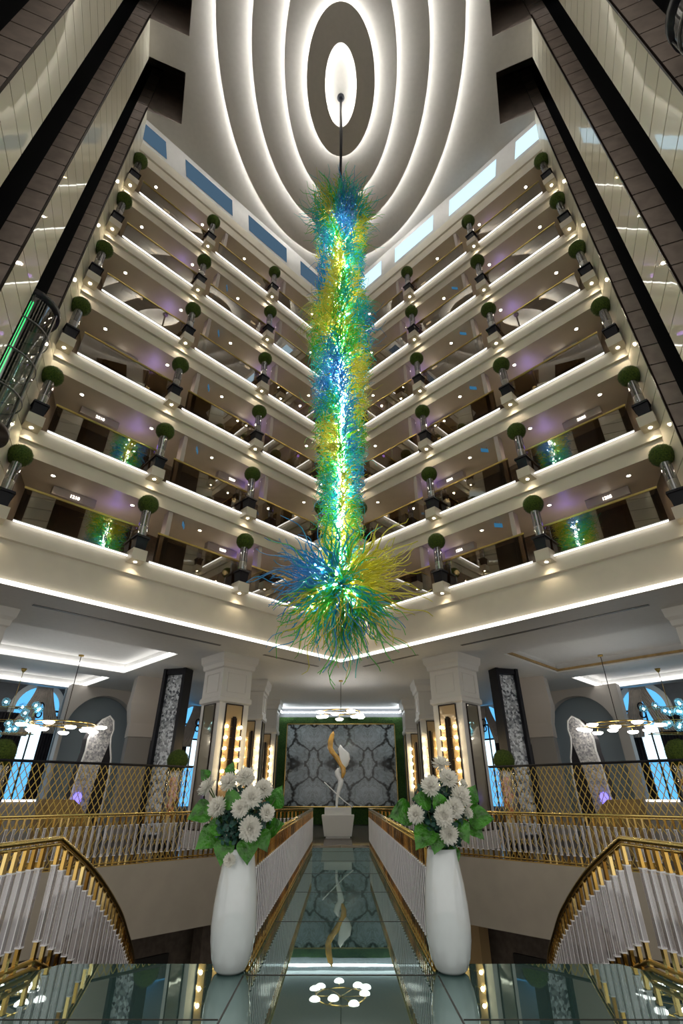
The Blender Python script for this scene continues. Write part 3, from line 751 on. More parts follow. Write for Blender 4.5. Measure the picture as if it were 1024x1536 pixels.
# pedestal and sculpture
t = thing('pedestal', 'white tapered pedestal at the far end of the bridge', 'pedestal', (-.12, 24.3, 0))
def frustum(m, w0, w1, d0, d1, z0, z1):
    a, b, c, d = w0/2, w1/2, d0/2, d1/2
    m.add([(-a, -c, z0), (a, -c, z0), (a, c, z0), (-a, c, z0), (-b, -d, z1), (b, -d, z1), (b, d, z1), (-b, d, z1)], [(3, 2, 1, 0), (4, 5, 6, 7), (0, 1, 5, 4), (1, 2, 6, 5), (2, 3, 7, 6), (3, 0, 4, 7)])
m = MB(); frustum(m, 1.12, 1.36, .9, 1.0, .06, .80); frustum(m, 1.0, 1.0, .8, .8, 0, .06); m.build('body', M['plinth'], t)
m = MB(); frustum(m, 1.12, 1.12, .8, .8, .80, 1.06); m.build('top_block', M['white'], t)
t = thing('glass_sculpture', 'twisted white and amber wing sculpture standing on the white pedestal', 'sculpture', (-.12, 24.3, 1.06))
def ribbon(m, pts, thick=.05):
    pass
m = MB()
def blade(mb, spine, widths, th=.07, tw=None):
    n = 10; vs = []; k = len(spine)
    for i, (p, w) in enumerate(zip(spine, widths)):
        a = (tw[i] if tw else 0)
        for j in range(n):
            q = 2*pi*j/n; x = w*cos(q); y = th*sin(q)*(1 if w > .05 else .8)
            vs.append((p[0]+x*cos(a), p[1]+y+x*sin(a), p[2]))
    fs = [(i*n+j, i*n+(j+1) % n, (i+1)*n+(j+1) % n, (i+1)*n+j) for i in range(k-1) for j in range(n)]+[tuple(range(n))[::-1], tuple((k-1)*n+j for j in range(n))]
    mb.add(vs, fs, smooth=True)
blade(m, [(-.06, 0, 0), (-.05, 0, .3), (.02, 0, .6), (.10, 0, .85), (.12, 0, 1.02), (.0, 0, 1.2), (-.04, 0, 1.35), (.02, 0, 1.5)], [.05, .06, .09, .11, .13, .13, .12, .05], .08)
blade(m, [(.12, .02, 1.35), (.24, .02, 1.6), (.30, .02, 1.85), (.26, .02, 2.1), (.12, .0, 2.28), (.10, 0, 2.42)], [.08, .20, .26, .24, .12, .02], .08, [0, .2, .4, .3, .1, 0])
m.build('white_blades', M['sculpt_white'], t)
m = MB()
blade(m, [(.18, -.03, 1.10), (.24, -.03, 1.3), (.22, -.03, 1.5), (.08, -.04, 1.68), (-.05, -.04, 1.9), (-.24, -.03, 2.1), (-.36, -.02, 2.3), (-.34, 0, 2.6), (-.27, 0, 2.85), (-.22, 0, 2.98)], [.05, .10, .12, .10, .15, .14, .12, .12, .10, .02], .07, [0, .2, .1, 0, -.2, 0, .2, .1, 0, 0])
m.build('amber_blade', M['sculpt_gold'], t)
m = MB(); m.tube([(-.60, -.25, .95), (-.2, -.25, .62), (.25, -.25, .25), (.62, -.25, .02)], .022, 8); m.build('glass_rod', M['sculpt_white'], t)

# hanging lamps
def ring_lamp(c, zt, r, nb, label, drop, rz=0, stag=True):
    t = thing('ring_chandelier', label, 'chandelier', (c[0], c[1], zt), rz, 'brass ring chandeliers with opal discs')
    m = MB(); m.lathe([(.001, 0), (.10, 0), (.10, -.05), (.001, -.07)], 16); m.build('canopy', M['gold_dark'], t)
    m = MB(); m.tube([(0, 0, -.05), (0, 0, -drop)], .016, 6); m.build('stem', M['darkmetal'], t)
    m = MB(); n = 40
    m.tube([(r*.82*cos(2*pi*i/n), r*.82*sin(2*pi*i/n), -drop) for i in range(n+1)], .022, 6)
    for q in range(3): a = q*pi/3; m.tube([(-r*.82*cos(a), -r*.82*sin(a), -drop), (r*.82*cos(a), r*.82*sin(a), -drop)], .014, 6)
    m.build('ring', M['gold_dark'], t)
    for i in range(nb):
        a = 2*pi*(i+.35)/nb; rr = r*(1 if i % 2 else .86); x, y = rr*cos(a), rr*sin(a); z = -drop-(.05 if i % 2 else .16)
        m = MB(); m.lathe([(.02, -.10), (.12, -.095), (.185, -.05), (.19, -.01), (.16, .0), (.02, .01)], 18, (x, y, z)); o = m.build('opal_disc', M['disc'], t)
        m = MB(); m.tube([(x, y, z), (r*.82*cos(a), r*.82*sin(a), -drop)], .012, 5); m.build('arm', M['gold_dark'], t)
    return t
ring_lamp((0, 24.4), GC, 1.12, 9, 'small ring chandelier of opal discs before the marble wall', 1.42)
def globe_lamp(c, zt, label, seed, s):
    rnd = random.Random(seed)
    t = thing('globe_chandelier', label, 'chandelier', (c[0], c[1], zt), 0, 'blue glass globe chandeliers')
    m = MB(); m.lathe([(.001, 0), (.12, 0), (.09, -.08), (.02, -.18), (.001, -.18)], 16); m.build('canopy', M['gold_dark'], t)
    m = MB(); m.tube([(0, 0, -.15), (0, 0, -1.6)], .012, 6)
    for z, r in ((-1.6, .95), (-2.1, .8), (-2.6, 1.05)):
        m.tube([(-r, -.3, z), (r, -.3, z), (r, .3, z), (-r, .3, z), (-r, -.3, z)], .016, 5)
    for x, y in ((-.8, -.3), (.8, .3), (0, 0)): m.tube([(x, y, -1.6), (x, y, -2.6)], .014, 5)
    m.build('frame', M['gold_dark'], t)
    for i in range(18):
        x = rnd.uniform(-1.15, 1.15); y = rnd.uniform(-.5, .5); z = rnd.uniform(-2.65, -1.35)
        m = MB(); m.sphere((x, y, z), .17, 14); g = m.build('globe', M['globe'], t)
        m = MB(); m.sphere((x, y, z), .055, 8); m.build('bulb', M['globe_lamp'], g)
for s in (-1, 1):
    ring_lamp((s*10.2, 19.4), GC, 1.32, 11, 'wide brass ring chandelier of opal discs over the %s lounge' % SIDE[s], 2.50, .5*s)
    globe_lamp((s*13.8, 21.8), GC, 'cluster chandelier of blue glass globes in front of the %s arched window' % SIDE[s], 5+s, s)

# arched windows with drapes
def arch_pts(w, h0, n=16): return [(-w/2, 0), (w/2, 0)]+[(w/2*cos(pi*i/n), h0+w/2*sin(pi*i/n)) for i in range(n+1)]
wn = 1
for s in (-1, 1):
    for X, nm in ((15.2, 'outermost'), (11.55, 'middle'), (9.0, 'innermost')):
        c = W(s, X, 41.22, .95); w = 2.0; h0 = 4.30
        t = thing('window_%d' % wn, 'arched window with white surround, %s on the %s wall' % (nm, SIDE[s]), 'window', c, wang(s)); t['kind'] = 'structure'; wn += 1
        a = arch_pts(w, h0); b = arch_pts(w+.5, h0); m = MB(); n = len(a)
        vs = [(x, -.10, z) for x, z in a]+[(x, -.10, z) for x, z in b]+[(x, .02, z) for x, z in a]+[(x, .02, z) for x, z in b]; fs = []
        for i in range(1, n):
            j = (i+1) % n
            fs += [(i, j, n+j, n+i), (i, 2*n+i, 2*n+j, j), (n+i, n+j, 3*n+j, 3*n+i)]
        m.add(vs, fs); m.build('window_frame', M['column'], t)
        m = MB()
        up = [(x, z) for x, z in a if z >= h0-.01]; m.ngon([(x, -.02, z) for x, z in up], [(x, .0, z) for x, z in up]); m.build('arch_pane', M['sky_pane'], t)
        m = MB(); m.box((0, -.01, 1.0), (w, .02, 2.0)); m.build('pane', M['sky_pane'], t)
        m = MB(); m.box((0, -.01, 2.75), (w, .02, 1.5)); m.build('pane', M['sky_white'], t)
        m = MB(); m.box((0, -.01, 3.9), (w, .02, .8)); m.build('pane', M['sky_pane'], t)
        m = MB(); m.box((0, -.05, 2.1), (.07, .05, 4.2)); 
        for z in (2.0, 3.45, 4.25): m.box((0, -.05, z), (w, .05, .09))
        m.build('mullion', M['darkmetal'], t)
        # drapes
        t = thing('drape', 'taupe and black draped curtains at the %s arched window on the %s wall' % (nm, SIDE[s]), 'curtain', c, wang(s))
        def cloth(x0, x1, z0, z1, mat, name, folds=7, shape=None, y0=-.28):
            m = MB(); n = 48; kz = 14; vs = []; fs = []
            for j in range(kz+1):
                tt = j/kz; z = z0+(z1-z0)*tt
                xa, xb = shape(tt) if shape else (x0, x1)
                for i in range(n+1):
                    f = i/n; vs.append((xa+(xb-xa)*f, y0+.06*sin(f*folds*2*pi)*(.5+.5*tt), z))
            for j in range(kz):
                for i in range(n): q = j*(n+1)+i; fs.append((q, q+1, q+n+2, q+n+1))
            m.add(vs, fs, smooth=True); 
            o = m.build(name, mat, t); md = o.modifiers.new('thick', 'SOLIDIFY'); md.thickness = .02; return o
        cloth(-1.6, -.42, -.9, 4.0, M['curtain_dark'], 'dark_curtain', 9)
        cloth(.42, 1.6, -.9, 4.0, M['curtain_dark'], 'dark_curtain', 9)
        # swag: narrow at the apex, spreading to both sides
        cloth(0, 0, 3.0, 5.28, M['curtain'], 'swag', 8, lambda tt: (-.36-.95*(1-tt)**1.5, .22-.45*(1-tt)), -.42)
        cloth(0, 0, 3.2, 5.28, M['curtain'], 'swag', 6, lambda tt: (-.10+.60*(1-tt), .40+.90*(1-tt)**1.3), -.36)
        m = MB(); m.tube([(.0+.14*cos(q*.5), -.52, 4.35+.18*sin(q*.5)) for q in range(14)], .035, 6); m.tube([(.0+.13*cos(q*.5), -.52, 4.0+.16*sin(q*.5)) for q in range(14)], .035, 6)
        m.build('tieback', M['curtain_dark'], t)

# lounge pieces behind the railings
for s in (-1, 1):
    # black framed crystal screen, floor to ceiling
    t = thing('crystal_screen', 'tall black framed screen of crystal infill left of the %s column' % SIDE[s] if s < 0 else 'tall black framed screen of crystal infill beside the right column', 'screen', (s*7.12, 22.0, 0), s*radians(16))
    m = MB()
    for x in (-.48, .48): m.box((x*1.0, 0, GC/2), (.13, .6, GC-.01))
    m.box((0, 0, GC-.12), (1.1, .5, .22)); m.box((0, 0, .12), (1.1, .5, .22)); m.build('frame', M['black'], t)
    m = MB(); m.box((0, -.05, GC/2), (.96, .10, GC-.5)); m.build('crystal_infill', M['crystal'], t)
    # two-tone shell column
    t = thing('column', 'beige scalloped column with grey lower half on the %s of the lounge' % SIDE[s], 'column', (s*9.1, 24.0, 0), -s*pi/4+s*.25); t['kind'] = 'structure'
    m = MB(); n = 28
    pr = [(.52, 3.75), (.52, 4.3), (.60, 4.7), (.66, 5.1), (.62, 5.5), (.58, GC)]
    vs = []; fs = []
    for r, z in pr: vs += [(-r, -r*.8, z), (r, -r*.8, z), (r, r*.8, z), (-r, r*.8, z)]
    for i in range(len(pr)-1):
        for j in range(4): fs.append((i*4+j, i*4+(j+1) % 4, i*4+4+(j+1) % 4, i*4+4+j))
    fs += [(3, 2, 1, 0), tuple(len(vs)-4+j for j in range(4))]
    m.add(vs, fs); m.build('upper_shaft', M['beige_col'], t)
    m = MB(); m.box((0, 0, 1.87), (.98, .78, 3.74)); m.build('lower_shaft', M['greige'], t)
    # arch niche between wall and column
    t = thing('arch_niche', 'pale blue grey arched niche wall beside the beige column, %s lounge' % SIDE[s], 'niche', W(s, 12.0, 38.6, 0), wang(s)); t['kind'] = 'structure'
    a = [(-1.9, 0), (-1.9, GC), (2.2, GC), (2.2, 0), (1.75, 0)]+[(1.75*cos(pi*i/18), 4.2+1.75*sin(pi*i/18)) for i in range(19)]+[(-1.75, 0)]
    m = MB(); lp = [[Vector((x, z, 0)) for x, z in a]]; tri = geometry.tessellate_polygon(lp); n = len(a)
    m.add([(x, 0, z) for x, z in a]+[(x, .5, z) for x, z in a], [tuple(q) for q in tri]+[tuple(n+i for i in q[::-1]) for q in tri]+[(i, (i+1) % n, n+(i+1) % n, n+i) for i in range(n)])
    m.build('arch', M['beige_col'], t)
    m = MB(); m.box((.1, .8, 3.1), (4.0, .1, 6.2)); m.build('back_panel', M['blue_grey'], t)
    # wavy booth wall
    t = thing('booth', 'curvy topped speckled booth wall with white edge in the %s lounge' % SIDE[s], 'booth', W(s, 9.32, 30.0, 0), wang(s))
    sh = [(-.75, 0), (-.80, .8), (-.78, 1.5), (-.72, 2.2), (-.60, 2.8), (-.62, 3.2), (-.45, 3.55), (-.1, 3.85), (.25, 4.0), (.52, 3.85), (.62, 3.55), (.55, 3.3), (.62, 3.0), (.80, 2.6), (.88, 2.0), (.86, 1.2), (.80, 0)]
    sh = [(-s*x*.72, z*1.06) for x, z in sh]
    def poly(m, pts, y0, y1):
        lp = [[Vector((x, z, 0)) for x, z in pts]]; tri = geometry.tessellate_polygon(lp); n = len(pts)
        m.add([(x, y0, z) for x, z in pts]+[(x, y1, z) for x, z in pts], [tuple(q) for q in tri]+[tuple(n+i for i in q[::-1]) for q in tri]+[(i, (i+1) % n, n+(i+1) % n, n+i) for i in range(n)])
    m = MB(); poly(m, sh, 0.02, .5); m.build('curtain_panel', M['curtain_dark'], t)
    sp = [(x, z) for x, z in sh if z < 9]; cutp = [(-s*-.75, 0), (-s*-.80, .8), (-s*-.78, 1.5), (-s*-.72, 2.2), (-s*-.60, 2.8), (-s*-.62, 3.2), (-s*-.45, 3.55), (-s*-.1, 3.85), (-s*.25, 4.0), (-s*.52, 3.85), (-s*.60, 3.5), (-s*.50, 3.0), (-s*.30, 2.4), (-s*.16, 1.6), (-s*.10, .8), (-s*.12, 0)]
    cutp = [(x*.72, z*1.06) for x, z in cutp]
    m = MB(); poly(m, cutp, -.06, .0); m.build('mosaic_panel', M['mosaic'], t)
    m = MB(); m.tube([(x, -.05, z) for x, z in sh], .035, 6); m.build('edge', M['white'], t)
    t2 = thing('purple_lamp', 'glowing purple oval lamp low on the %s booth' % SIDE[s], 'lamp', W(s, 9.42, 29.6, 1.42), wang(s))
    m = MB(); m.lathe([(.001, -.03), (.15, -.03), (.16, .0), (.001, .03)], 20); m.v = [(x, z, y*1.35) for x, y, z in m.v]; m.build('shade', M['purple'], t2)
    # counters
    t = thing('bar_counter', 'golden wood bar counter with sloping end behind the %s lattice' % SIDE[s], 'counter', W(s, 8.5, 26.4, 0), wang(s))
    pr = [(-1.6*-s, 0), (1.5*-s, 0), (1.5*-s, .55), (1.1*-s, .80), (.3*-s, 1.25), (-.1*-s, 1.42), (-1.6*-s, 1.44)]
    pr = [(x*.55, z) for x, z in pr]
    m = MB(); poly(m, pr, -.35, .35); m.build('body', M['wood'], t)
    t = thing('lit_shelf', 'low grey back counter with white light line on the %s lounge wall' % SIDE[s], 'counter', W(s, 12.2, 35.3, 0), wang(s))
    m = MB(); m.box((-s*-.6, 0, .65), (6.5, .4, 1.3)); m.build('body', M['greige'], t)
    for dx in (-2.4, -.9, 1.4): 
        m = MB(); m.box((dx*-s, -.21, 1.34), (1.2, .05, .07)); m.build('light_bar', M['led_soft'], t)
    # floor topiaries in tall glass vases
    for X, nm in ((5.15, 'beside the big column'), (8.62, 'at the outer end')):
        t = thing('tall_topiary_vase', 'clipped ball over a tall glass vase of orange flowers %s, %s side' % (nm, SIDE[s]), 'planter', W(s, X, 22.4, 0), 0, 'tall floor vases behind the lattice')
        m = MB(); m.box((0, 0, .2), (.5, .5, .4)); m.build('base', M['black'], t)
        m = MB(); m.lathe([(.24, .4), (.26, 2.2)], 20, cap=False); m.build('glass_cylinder', M['clear'], t)
        m = MB(); m.lathe([(.16, .41), (.17, .9), (.01, .95)], 14); m.build('lining', M['bandgold'], t)
        m = MB()
        rr = random.Random(3)
        for i in range(9): m.sphere((rr.uniform(-.09, .09), rr.uniform(-.09, .09), 1.05+i*.11), rr.uniform(.07, .12), 10)
        m.build('flower_cluster', M['orange'], t)
        link('foliage_ball', BALL, t, (0, 0, 2.48))

# ------------------------------------------------------------------ balustrades of acrylic rods
def resample(pts, step):
    P = [Vector(p) for p in pts]; fine = []
    for i in range(len(P)-1):
        p0, p1, p2, p3 = P[max(i-1, 0)], P[i], P[i+1], P[min(i+2, len(P)-1)]
        for k in range(24):
            t = k/24; fine.append(.5*((2*p1)+(p2-p0)*t+(2*p0-5*p1+4*p2-p3)*t*t+(3*p1-p0-3*p2+p3)*t**3))
    fine.append(P[-1]); out = [fine[0]]; acc = 0
    for a, b in zip(fine, fine[1:]):
        L = (b-a).length
        while acc+L >= step:
            f = (step-acc)/L; a = a+(b-a)*f; L = (b-a).length; acc = 0; out.append(a.copy())
        acc += L
    return out, fine
def rodmesh(name, r, z0, z1):
    m = MB(); b = .007; o = [(-r+b, -r), (r-b, -r), (r, -r+b), (r, r-b), (r-b, r), (-r+b, r), (-r, r-b), (-r, -r+b)]
    vs = [(x, y, z) for z in (z0, z1) for x, y in o]
    for q in range(8): m.add([vs[q], vs[(q+1) % 8], vs[8+(q+1) % 8], vs[8+q]], [(0, 1, 2, 3)], q % 2)
    for z in (z0, z1): m.box((0, 0, z), (2*r+.004, 2*r+.004, .012), 0, 1)
    me = bpy.data.meshes.new(name); me.from_pydata(m.v, [], m.f); me.materials.append(M['acrylic']); me.materials.append(M['cap'])
    me.polygons.foreach_set('material_index', m.mi); me.update(); return me
def boxmesh(name, w, z0, z1, mat):
    m = MB(); m.box((0, 0, (z0+z1)/2), (w, w*.85, z1-z0)); me = bpy.data.meshes.new(name); me.from_pydata(m.v, [], m.f); me.materials.append(mat); me.update(); return me
def varied_gold():
    m, nt, out = new_mat('gilded bar'); L = nt.links.new
    b = nt.nodes.new('ShaderNodeBsdfPrincipled'); b.inputs['Metallic'].default_value = 1; b.inputs['Roughness'].default_value = .16
    oi = nt.nodes.new('ShaderNodeObjectInfo'); r = nt.nodes.new('ShaderNodeValToRGB'); e = r.color_ramp.elements
    e[0].color = (.20, .10, .02, 1); e[1].color = (.90, .68, .28, 1); k = e.new(.45); k.color = (.62, .38, .09, 1)  # random dark-to-bright tones stand in for reflections differing between bars
    L(oi.outputs['Random'], r.inputs[0]); L(r.outputs[0], b.inputs['Base Color']); L(b.outputs[0], out.inputs[0]); return m
M['gilded'] = varied_gold()
ROD = rodmesh('acrylic_rod', .030, -.90, -.25); FT = boxmesh('gold_end', .044, -.25, -.05, M['gilded']); FB = boxmesh('gold_end', .044, -1.10, -.90, M['gilded'])
def balustrade(label, pts, step=.16, straight=False, group='acrylic rod balustrades', bend=0):
    if straight:
        a, b = Vector(pts[0]), Vector(pts[1]); n = int((b-a).length/step); out = [a+(b-a)*((i+.5)/n) for i in range(n)]; fine = [a, b]
    elif bend:
        o1, f1 = resample([Vector(pts[0]).lerp(Vector(pts[bend]), q/4) for q in range(5)], .135); o2, f2 = resample(pts[bend:], step); out, fine = o1[:-1]+o2, f1+f2[1:]
    else: out, fine = resample(pts, step)
    o0 = Vector((pts[0][0], pts[0][1], 0))
    t = thing('rod_balustrade', label, 'balustrade', o0, 0, group)
    m = MB(); m.tube([p-o0+Vector((0, 0, .0)) for p in fine], .028, 10); m.tube([p-o0+Vector((0, 0, -.055)) for p in fine], .018, 6); m.build('handrail', M['gold'], t)
    m = MB(); m.tube([p-o0-Vector((0, 0, 1.06)) for p in fine], .024, 6); m.tube([p-o0-Vector((0, 0, 1.12)) for p in fine], .022, 6); m.build('base_rail', M['gold_dark'], t)
    for i, p in enumerate(out[:100]):
        q = out[min(i+1, len(out)-1)]-out[max(i-1, 0)]; an = atan2(q.y, q.x)
        r = link('acrylic_rod', ROD, t, p-o0, an)
        link('gold_end', FT, r); link('gold_end', FB, r)
    return t
for s in (-1, 1):
    balustrade('straight gold and acrylic rod balustrade on the %s edge of the bridge' % SIDE[s], [(s*.98, 6.75, 1.12), (s*.98, 19.85, 1.12)], .158, True)
    balustrade('gold and acrylic rod balustrade along the %s gallery edge beyond the void' % SIDE[s], [(s*1.0, 19.93, 1.12), (s*10.6, 10.33, 1.12)], .162, True)
    st = [(s*3.62, 3.9, 1.15), (s*3.38, 5.3, 1.15), (s*3.2, 6.7, 1.15), (s*3.2, 7.78, .735), (s*3.25, 8.86, .25), (s*3.36, 9.8, -.20), (s*3.8, 11.85, -1.13), (s*4.5, 13.2, -1.8), (s*5.6, 14.2, -2.5)]
    balustrade('curved gold and acrylic rod balustrade of the %s stair' % SIDE[s], st, .20, bend=2)
    # stair flight
    m = MB(); out, fine = resample([(p[0]+s*.9, p[1], p[2]-1.15) for p in st[2:]], .30)
    for i, p in enumerate(out):
        q = out[min(i+1, len(out)-1)]-out[max(i-1, 0)]; an = atan2(q.y, q.x)
        m.box((p.x+s*.05, p.y+.15, p.z-.12), (.34, 1.70, .16), an)
        m.box((p.x+s*.05, p.y+.15, p.z-.30), (.34, 1.60, .26), an)
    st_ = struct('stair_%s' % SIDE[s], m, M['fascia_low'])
    m = MB(); m.ngon([(s*3.31, -4, 0), (s*5.2, -4, 0), (s*5.2, 6.6, 0), (s*3.31, 6.6, 0)], [(s*3.31, -4, -.3), (s*5.2, -4, -.3), (s*5.2, 6.6, -.3), (s*3.31, 6.6, -.3)])
    struct('floor', m, M['stone'])
    # lattice screen
    t = thing('lattice_screen', 'gold diamond lattice screen with black top rail behind the %s gallery balustrade' % SIDE[s], 'screen', (0, 0, 0), 0)
    X0, X1, D, H = 4.62, 11.6, 21.7, 2.30
    m = MB(); a = W(s, X0, D, H); b = W(s, X1, D, H); m.tube([a, b], .035, 6); m.build('top_rail', M['black'], t)
    m = MB(); L = (X1-X0)*R2; pw = .158; ph = .285; dirv = (Vector(b)-Vector(a)).normalized()
    def seg(u0, z0, u1, z1): p, q = Vector(a)+dirv*u0, Vector(a)+dirv*u1; m.tube([(p.x, p.y, z0), (q.x, q.y, z1)], .010, 4, smooth=False)
    top = H-.04; run = top*pw/ph
    nn = int((L+run)/pw)+1
    for i in range(-int(run/pw)-1, nn):
        for sg in (1, -1):
            u0 = i*pw; u1 = u0+sg*run if sg > 0 else u0-run
            z0, z1 = 0.0, top
            if sg < 0 : pass
            lo, hi = (u0, u1)
            # clip to [0, L]
            def clip(u0, z0, u1, z1):
                d = u1-u0
                if abs(d) < 1e-6: return None
                t0, t1 = 0.0, 1.0
                ta, tb = (0-u0)/d, (L-u0)/d
                if ta > tb: ta, tb = tb, ta
                t0, t1 = max(t0, ta), min(t1, tb)
                if t0 >= t1: return None
                return (u0+d*t0, z0+(z1-z0)*t0, u0+d*t1, z0+(z1-z0)*t1)
            c = clip(u0 if sg > 0 else u0+run, z0, u1 if sg > 0 else u0, z1)
            if c: seg(*c)
    o = m.build('lattice', M['lattice'], t)

# ------------------------------------------------------------------ vases and bouquets
F = 730.0; TH = radians(30)
def at(px, py, y):                                     # photo point at ground distance y
    u = (px-511)/F; v = (py-768)/F; k = y/(cos(TH)+v*sin(TH)); return Vector((u*k, y, 1.6+(sin(TH)-v*cos(TH))*k))
def flower(mb, c, d, r, rnd):
    d = d.normalized(); a = d.cross(Vector((.3, .2, 1))).normalized(); b = d.cross(a)
    for ring, (n, el, ln) in enumerate(((11, 1.2, .42), (17, .95, .62), (24, .68, .82), (30, .36, .97), (32, .04, 1.0), (28, -.35, .94))):
        for i in range(n):
            q = 2*pi*(i+rnd.random()*.6)/n+ring; e = el+rnd.gauss(0, .10); L = r*ln*rnd.uniform(.88, 1.1)
            t = (a*cos(q)+b*sin(q)); dirv = t*cos(e)+d*sin(e); side = d.cross(t).normalized(); nrm = (d*cos(e)-t*sin(e))
            w = r*.088; vs = []
            for k, (f, ww, lift) in enumerate(((.12, .35, 0), (.45, .9, .02), (.8, 1.0, .07), (1.0, .35, .17))):
                p = c+dirv*(L*f)+nrm*(lift*r); vs += [p-side*w*ww+nrm*(.04*r), p, p+side*w*ww+nrm*(.04*r)]
            fs = []
            for k in range(3): fs += [(3*k, 3*k+1, 3*k+4, 3*k+3), (3*k+1, 3*k+2, 3*k+5, 3*k+4)]
            mb.add(vs, fs, 0, True)
    mb.sphere(c, r*.22, 8)
def leaf(mb, c, tipdir, nrm, L, w):
    tipdir = tipdir.normalized(); side = tipdir.cross(nrm).normalized(); nrm = side.cross(tipdir).normalized(); n = 10; vs = []; fs = []
    for i in range(n+1):
        f = i/n; ww = w*(sin(pi*min(1, f*1.02)**.62))*(1 if f < .98 else .1); p = c+tipdir*(L*(f-.4))-nrm*(.35*L*(f-.4)**2)
        for j in (-2, -1, 0, 1, 2):
            q = j/2; vs.append(p+side*(ww*q)+nrm*(.16*ww*abs(q)+.02*L*sin(f*22)*abs(q)))
    for i in range(n):
        for j in range(4): a = i*5+j; fs.append((a, a+1, a+6, a+5))
    mb.add(vs, fs, 0, True)
FL = {-1: [(310.7, 1181, .115), (343, 1174, .115), (368, 1166, .12), (395, 1183, .11), (377, 1196, .125), (326, 1211, .115), (360, 1213, .10), (400, 1219, .09), (375, 1243, .13), (345, 1290, .07)],
      1: [(661, 1147, .11), (672, 1168, .115), (646, 1179, .115), (690, 1195, .125), (681, 1212, .11), (624, 1222, .10), (666, 1224, .12), (702, 1220, .06), (673, 1251, .105), (694, 1176, .06)]}
LF = {-1: [(346, 1156, .15, 80), (413, 1198, .22, 60), (347, 1199, .20, 10), (303, 1218, .25, 200), (314, 1256, .26, 215), (336, 1274, .22, 260), (371, 1272, .22, 275), (409, 1241, .20, 20), (393, 1258, .20, 300), (308, 1162, .12, 140), (325, 1240, .2, 190)],
      1: [(605, 1219, .26, 190), (637, 1253, .25, 225), (671, 1284, .26, 272), (692, 1244, .22, 300), (717, 1226, .26, 0), (706, 1193, .18, 60), (658, 1203, .18, 110), (636, 1200, .2, 170), (711, 1244, .2, 320), (655, 1262, .18, 250)]}
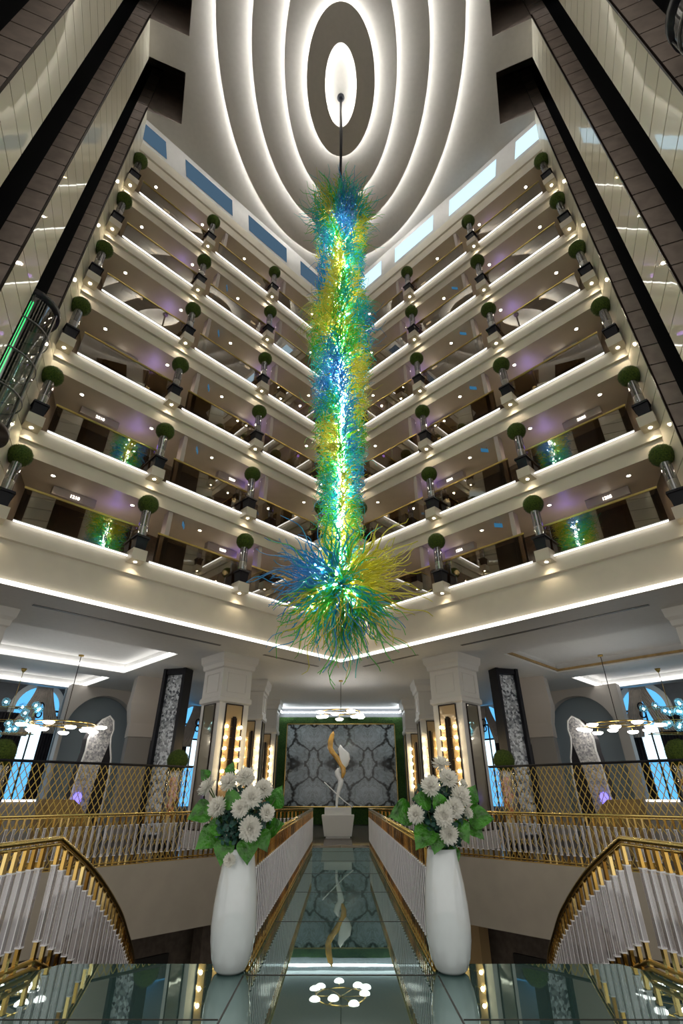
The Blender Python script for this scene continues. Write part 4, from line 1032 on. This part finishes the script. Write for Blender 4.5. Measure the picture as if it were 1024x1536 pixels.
for s in (-1, 1):
    vx, vy = s*1.145, 6.72
    t = thing('vase', 'tall white glazed porcelain vase on the glass floor, %s of the bridge' % SIDE[s], 'vase', (vx, vy, 0), 0, None)
    pr = [(.10, 0), (.135, .006), (.165, .03), (.205, .12), (.232, .26), (.240, .38), (.232, .56), (.212, .74), (.186, .90), (.168, 1.0), (.162, 1.05), (.15, 1.055), (.148, 1.03), (.16, .9)]
    m = MB(); m.lathe(pr, 48, cap=False); m.lathe([(.001, .0), (.10, .0)], 48, cap=False); m.lathe([(.001, .95), (.16, .95)], 24, cap=False); m.build('body', M['porcelain'], t)
    cen = Vector((vx, vy, 1.36 if s < 0 else 1.40)); rnd = random.Random(40+s)
    t = thing('bouquet', 'white chrysanthemum bouquet with big green leaves in the %s vase' % SIDE[s], 'bouquet', (vx, vy, .98))
    base = Vector((vx, vy, .98))
    stems = MB()
    def proj_point(px, py, R):
        p = at(px, py, vy); dx, dz = p.x-cen.x, p.z-cen.z; dep = sqrt(max(.0, R*R-dx*dx-dz*dz*.55)); p2 = at(px, py, vy-dep); return p2
    for (px, py, r) in FL[s]:
        p = proj_point(px, py, .40); d = (p-cen); d.y -= .25; d.z += .10
        if d.z < -.2: p.y = vy-.26; d = Vector((0, -1, .25))
        m = MB(); flower(m, p-base, d, r, rnd); m.build('flower_head', M['petal'], t)
        stems.tube([p-base, (p-base)*.5+Vector((0, .05, .05)), Vector((rnd.uniform(-.06, .06), rnd.uniform(-.05, .05), -.02))], .008, 5)
    for (px, py, L, ang) in LF[s]:
        p = proj_point(px, py, .32); a = radians(ang)
        td = Vector((cos(a), -.25, sin(a))); nr = Vector((rnd.uniform(-.3, .3)+(p.x-cen.x)*.8, -1, .35+rnd.uniform(-.2, .2)))
        m = MB(); leaf(m, p-base, td, nr, L*1.18, L*.56); o = m.build('leaf', M['leaf'], t)
        stems.tube([p-base, (p-base)*.5, Vector((0, 0, -.02))], .007, 5)
    stems.build('stem', M['stem'], t)
    m = MB()
    for i in range(900):
        d = Vector((rnd.gauss(0, 1), rnd.gauss(0, 1), rnd.gauss(0, 1))).normalized(); q = rnd.uniform(.35, 1)**.6
        p = cen-base+Vector((d.x*.33*q, d.y*.26*q, d.z*(.36 if s < 0 else .38)*q-.02))
        if p.z < .10: p.x *= .5; p.y *= .5
        leaf(m, p, Vector((rnd.gauss(0, 1), rnd.gauss(0, 1), rnd.gauss(.2, 1))), d+Vector((0, -.4, .2)), rnd.uniform(.05, .09), rnd.uniform(.018, .03))
    o = m.build('foliage', M['leaf_dark'], t); o['kind'] = 'stuff'

# ------------------------------------------------------------------ light of the place
for s in (-1, 1):
    for k in range(3):
        pass
w = bpy.data.worlds.new('World'); scn.world = w; w.use_nodes = True
bg = w.node_tree.nodes['Background']; bg.inputs[0].default_value = (1, .96, .90, 1); bg.inputs[1].default_value = .74
for s in (-1, 1): pass

# ------------------------------------------------------------------ camera and view
cam = bpy.data.cameras.new('Camera'); co = bpy.data.objects.new('Camera', cam); COL.objects.link(co); scn.camera = co
co.location = (0, 0, 1.6); co.rotation_euler = (radians(120), 0, 0)
cam.sensor_fit = 'VERTICAL'; cam.sensor_height = 36; cam.sensor_width = 24; cam.lens = 36*730/1536; cam.shift_x = 1/1536; cam.clip_end = 200; cam.clip_start = .05
scn.view_settings.view_transform = 'Standard'; scn.view_settings.look = 'None'; scn.view_settings.exposure = 0.45; scn.view_settings.gamma = 1; scn.view_settings.use_curve_mapping = False
cy = scn.cycles
cy.max_bounces = 9; cy.diffuse_bounces = 3; cy.glossy_bounces = 4; cy.transmission_bounces = 4; cy.transparent_max_bounces = 40
cy.caustics_reflective = False; cy.caustics_refractive = False; cy.sample_clamp_indirect = 4; cy.use_light_tree = True
cy.use_denoising = True
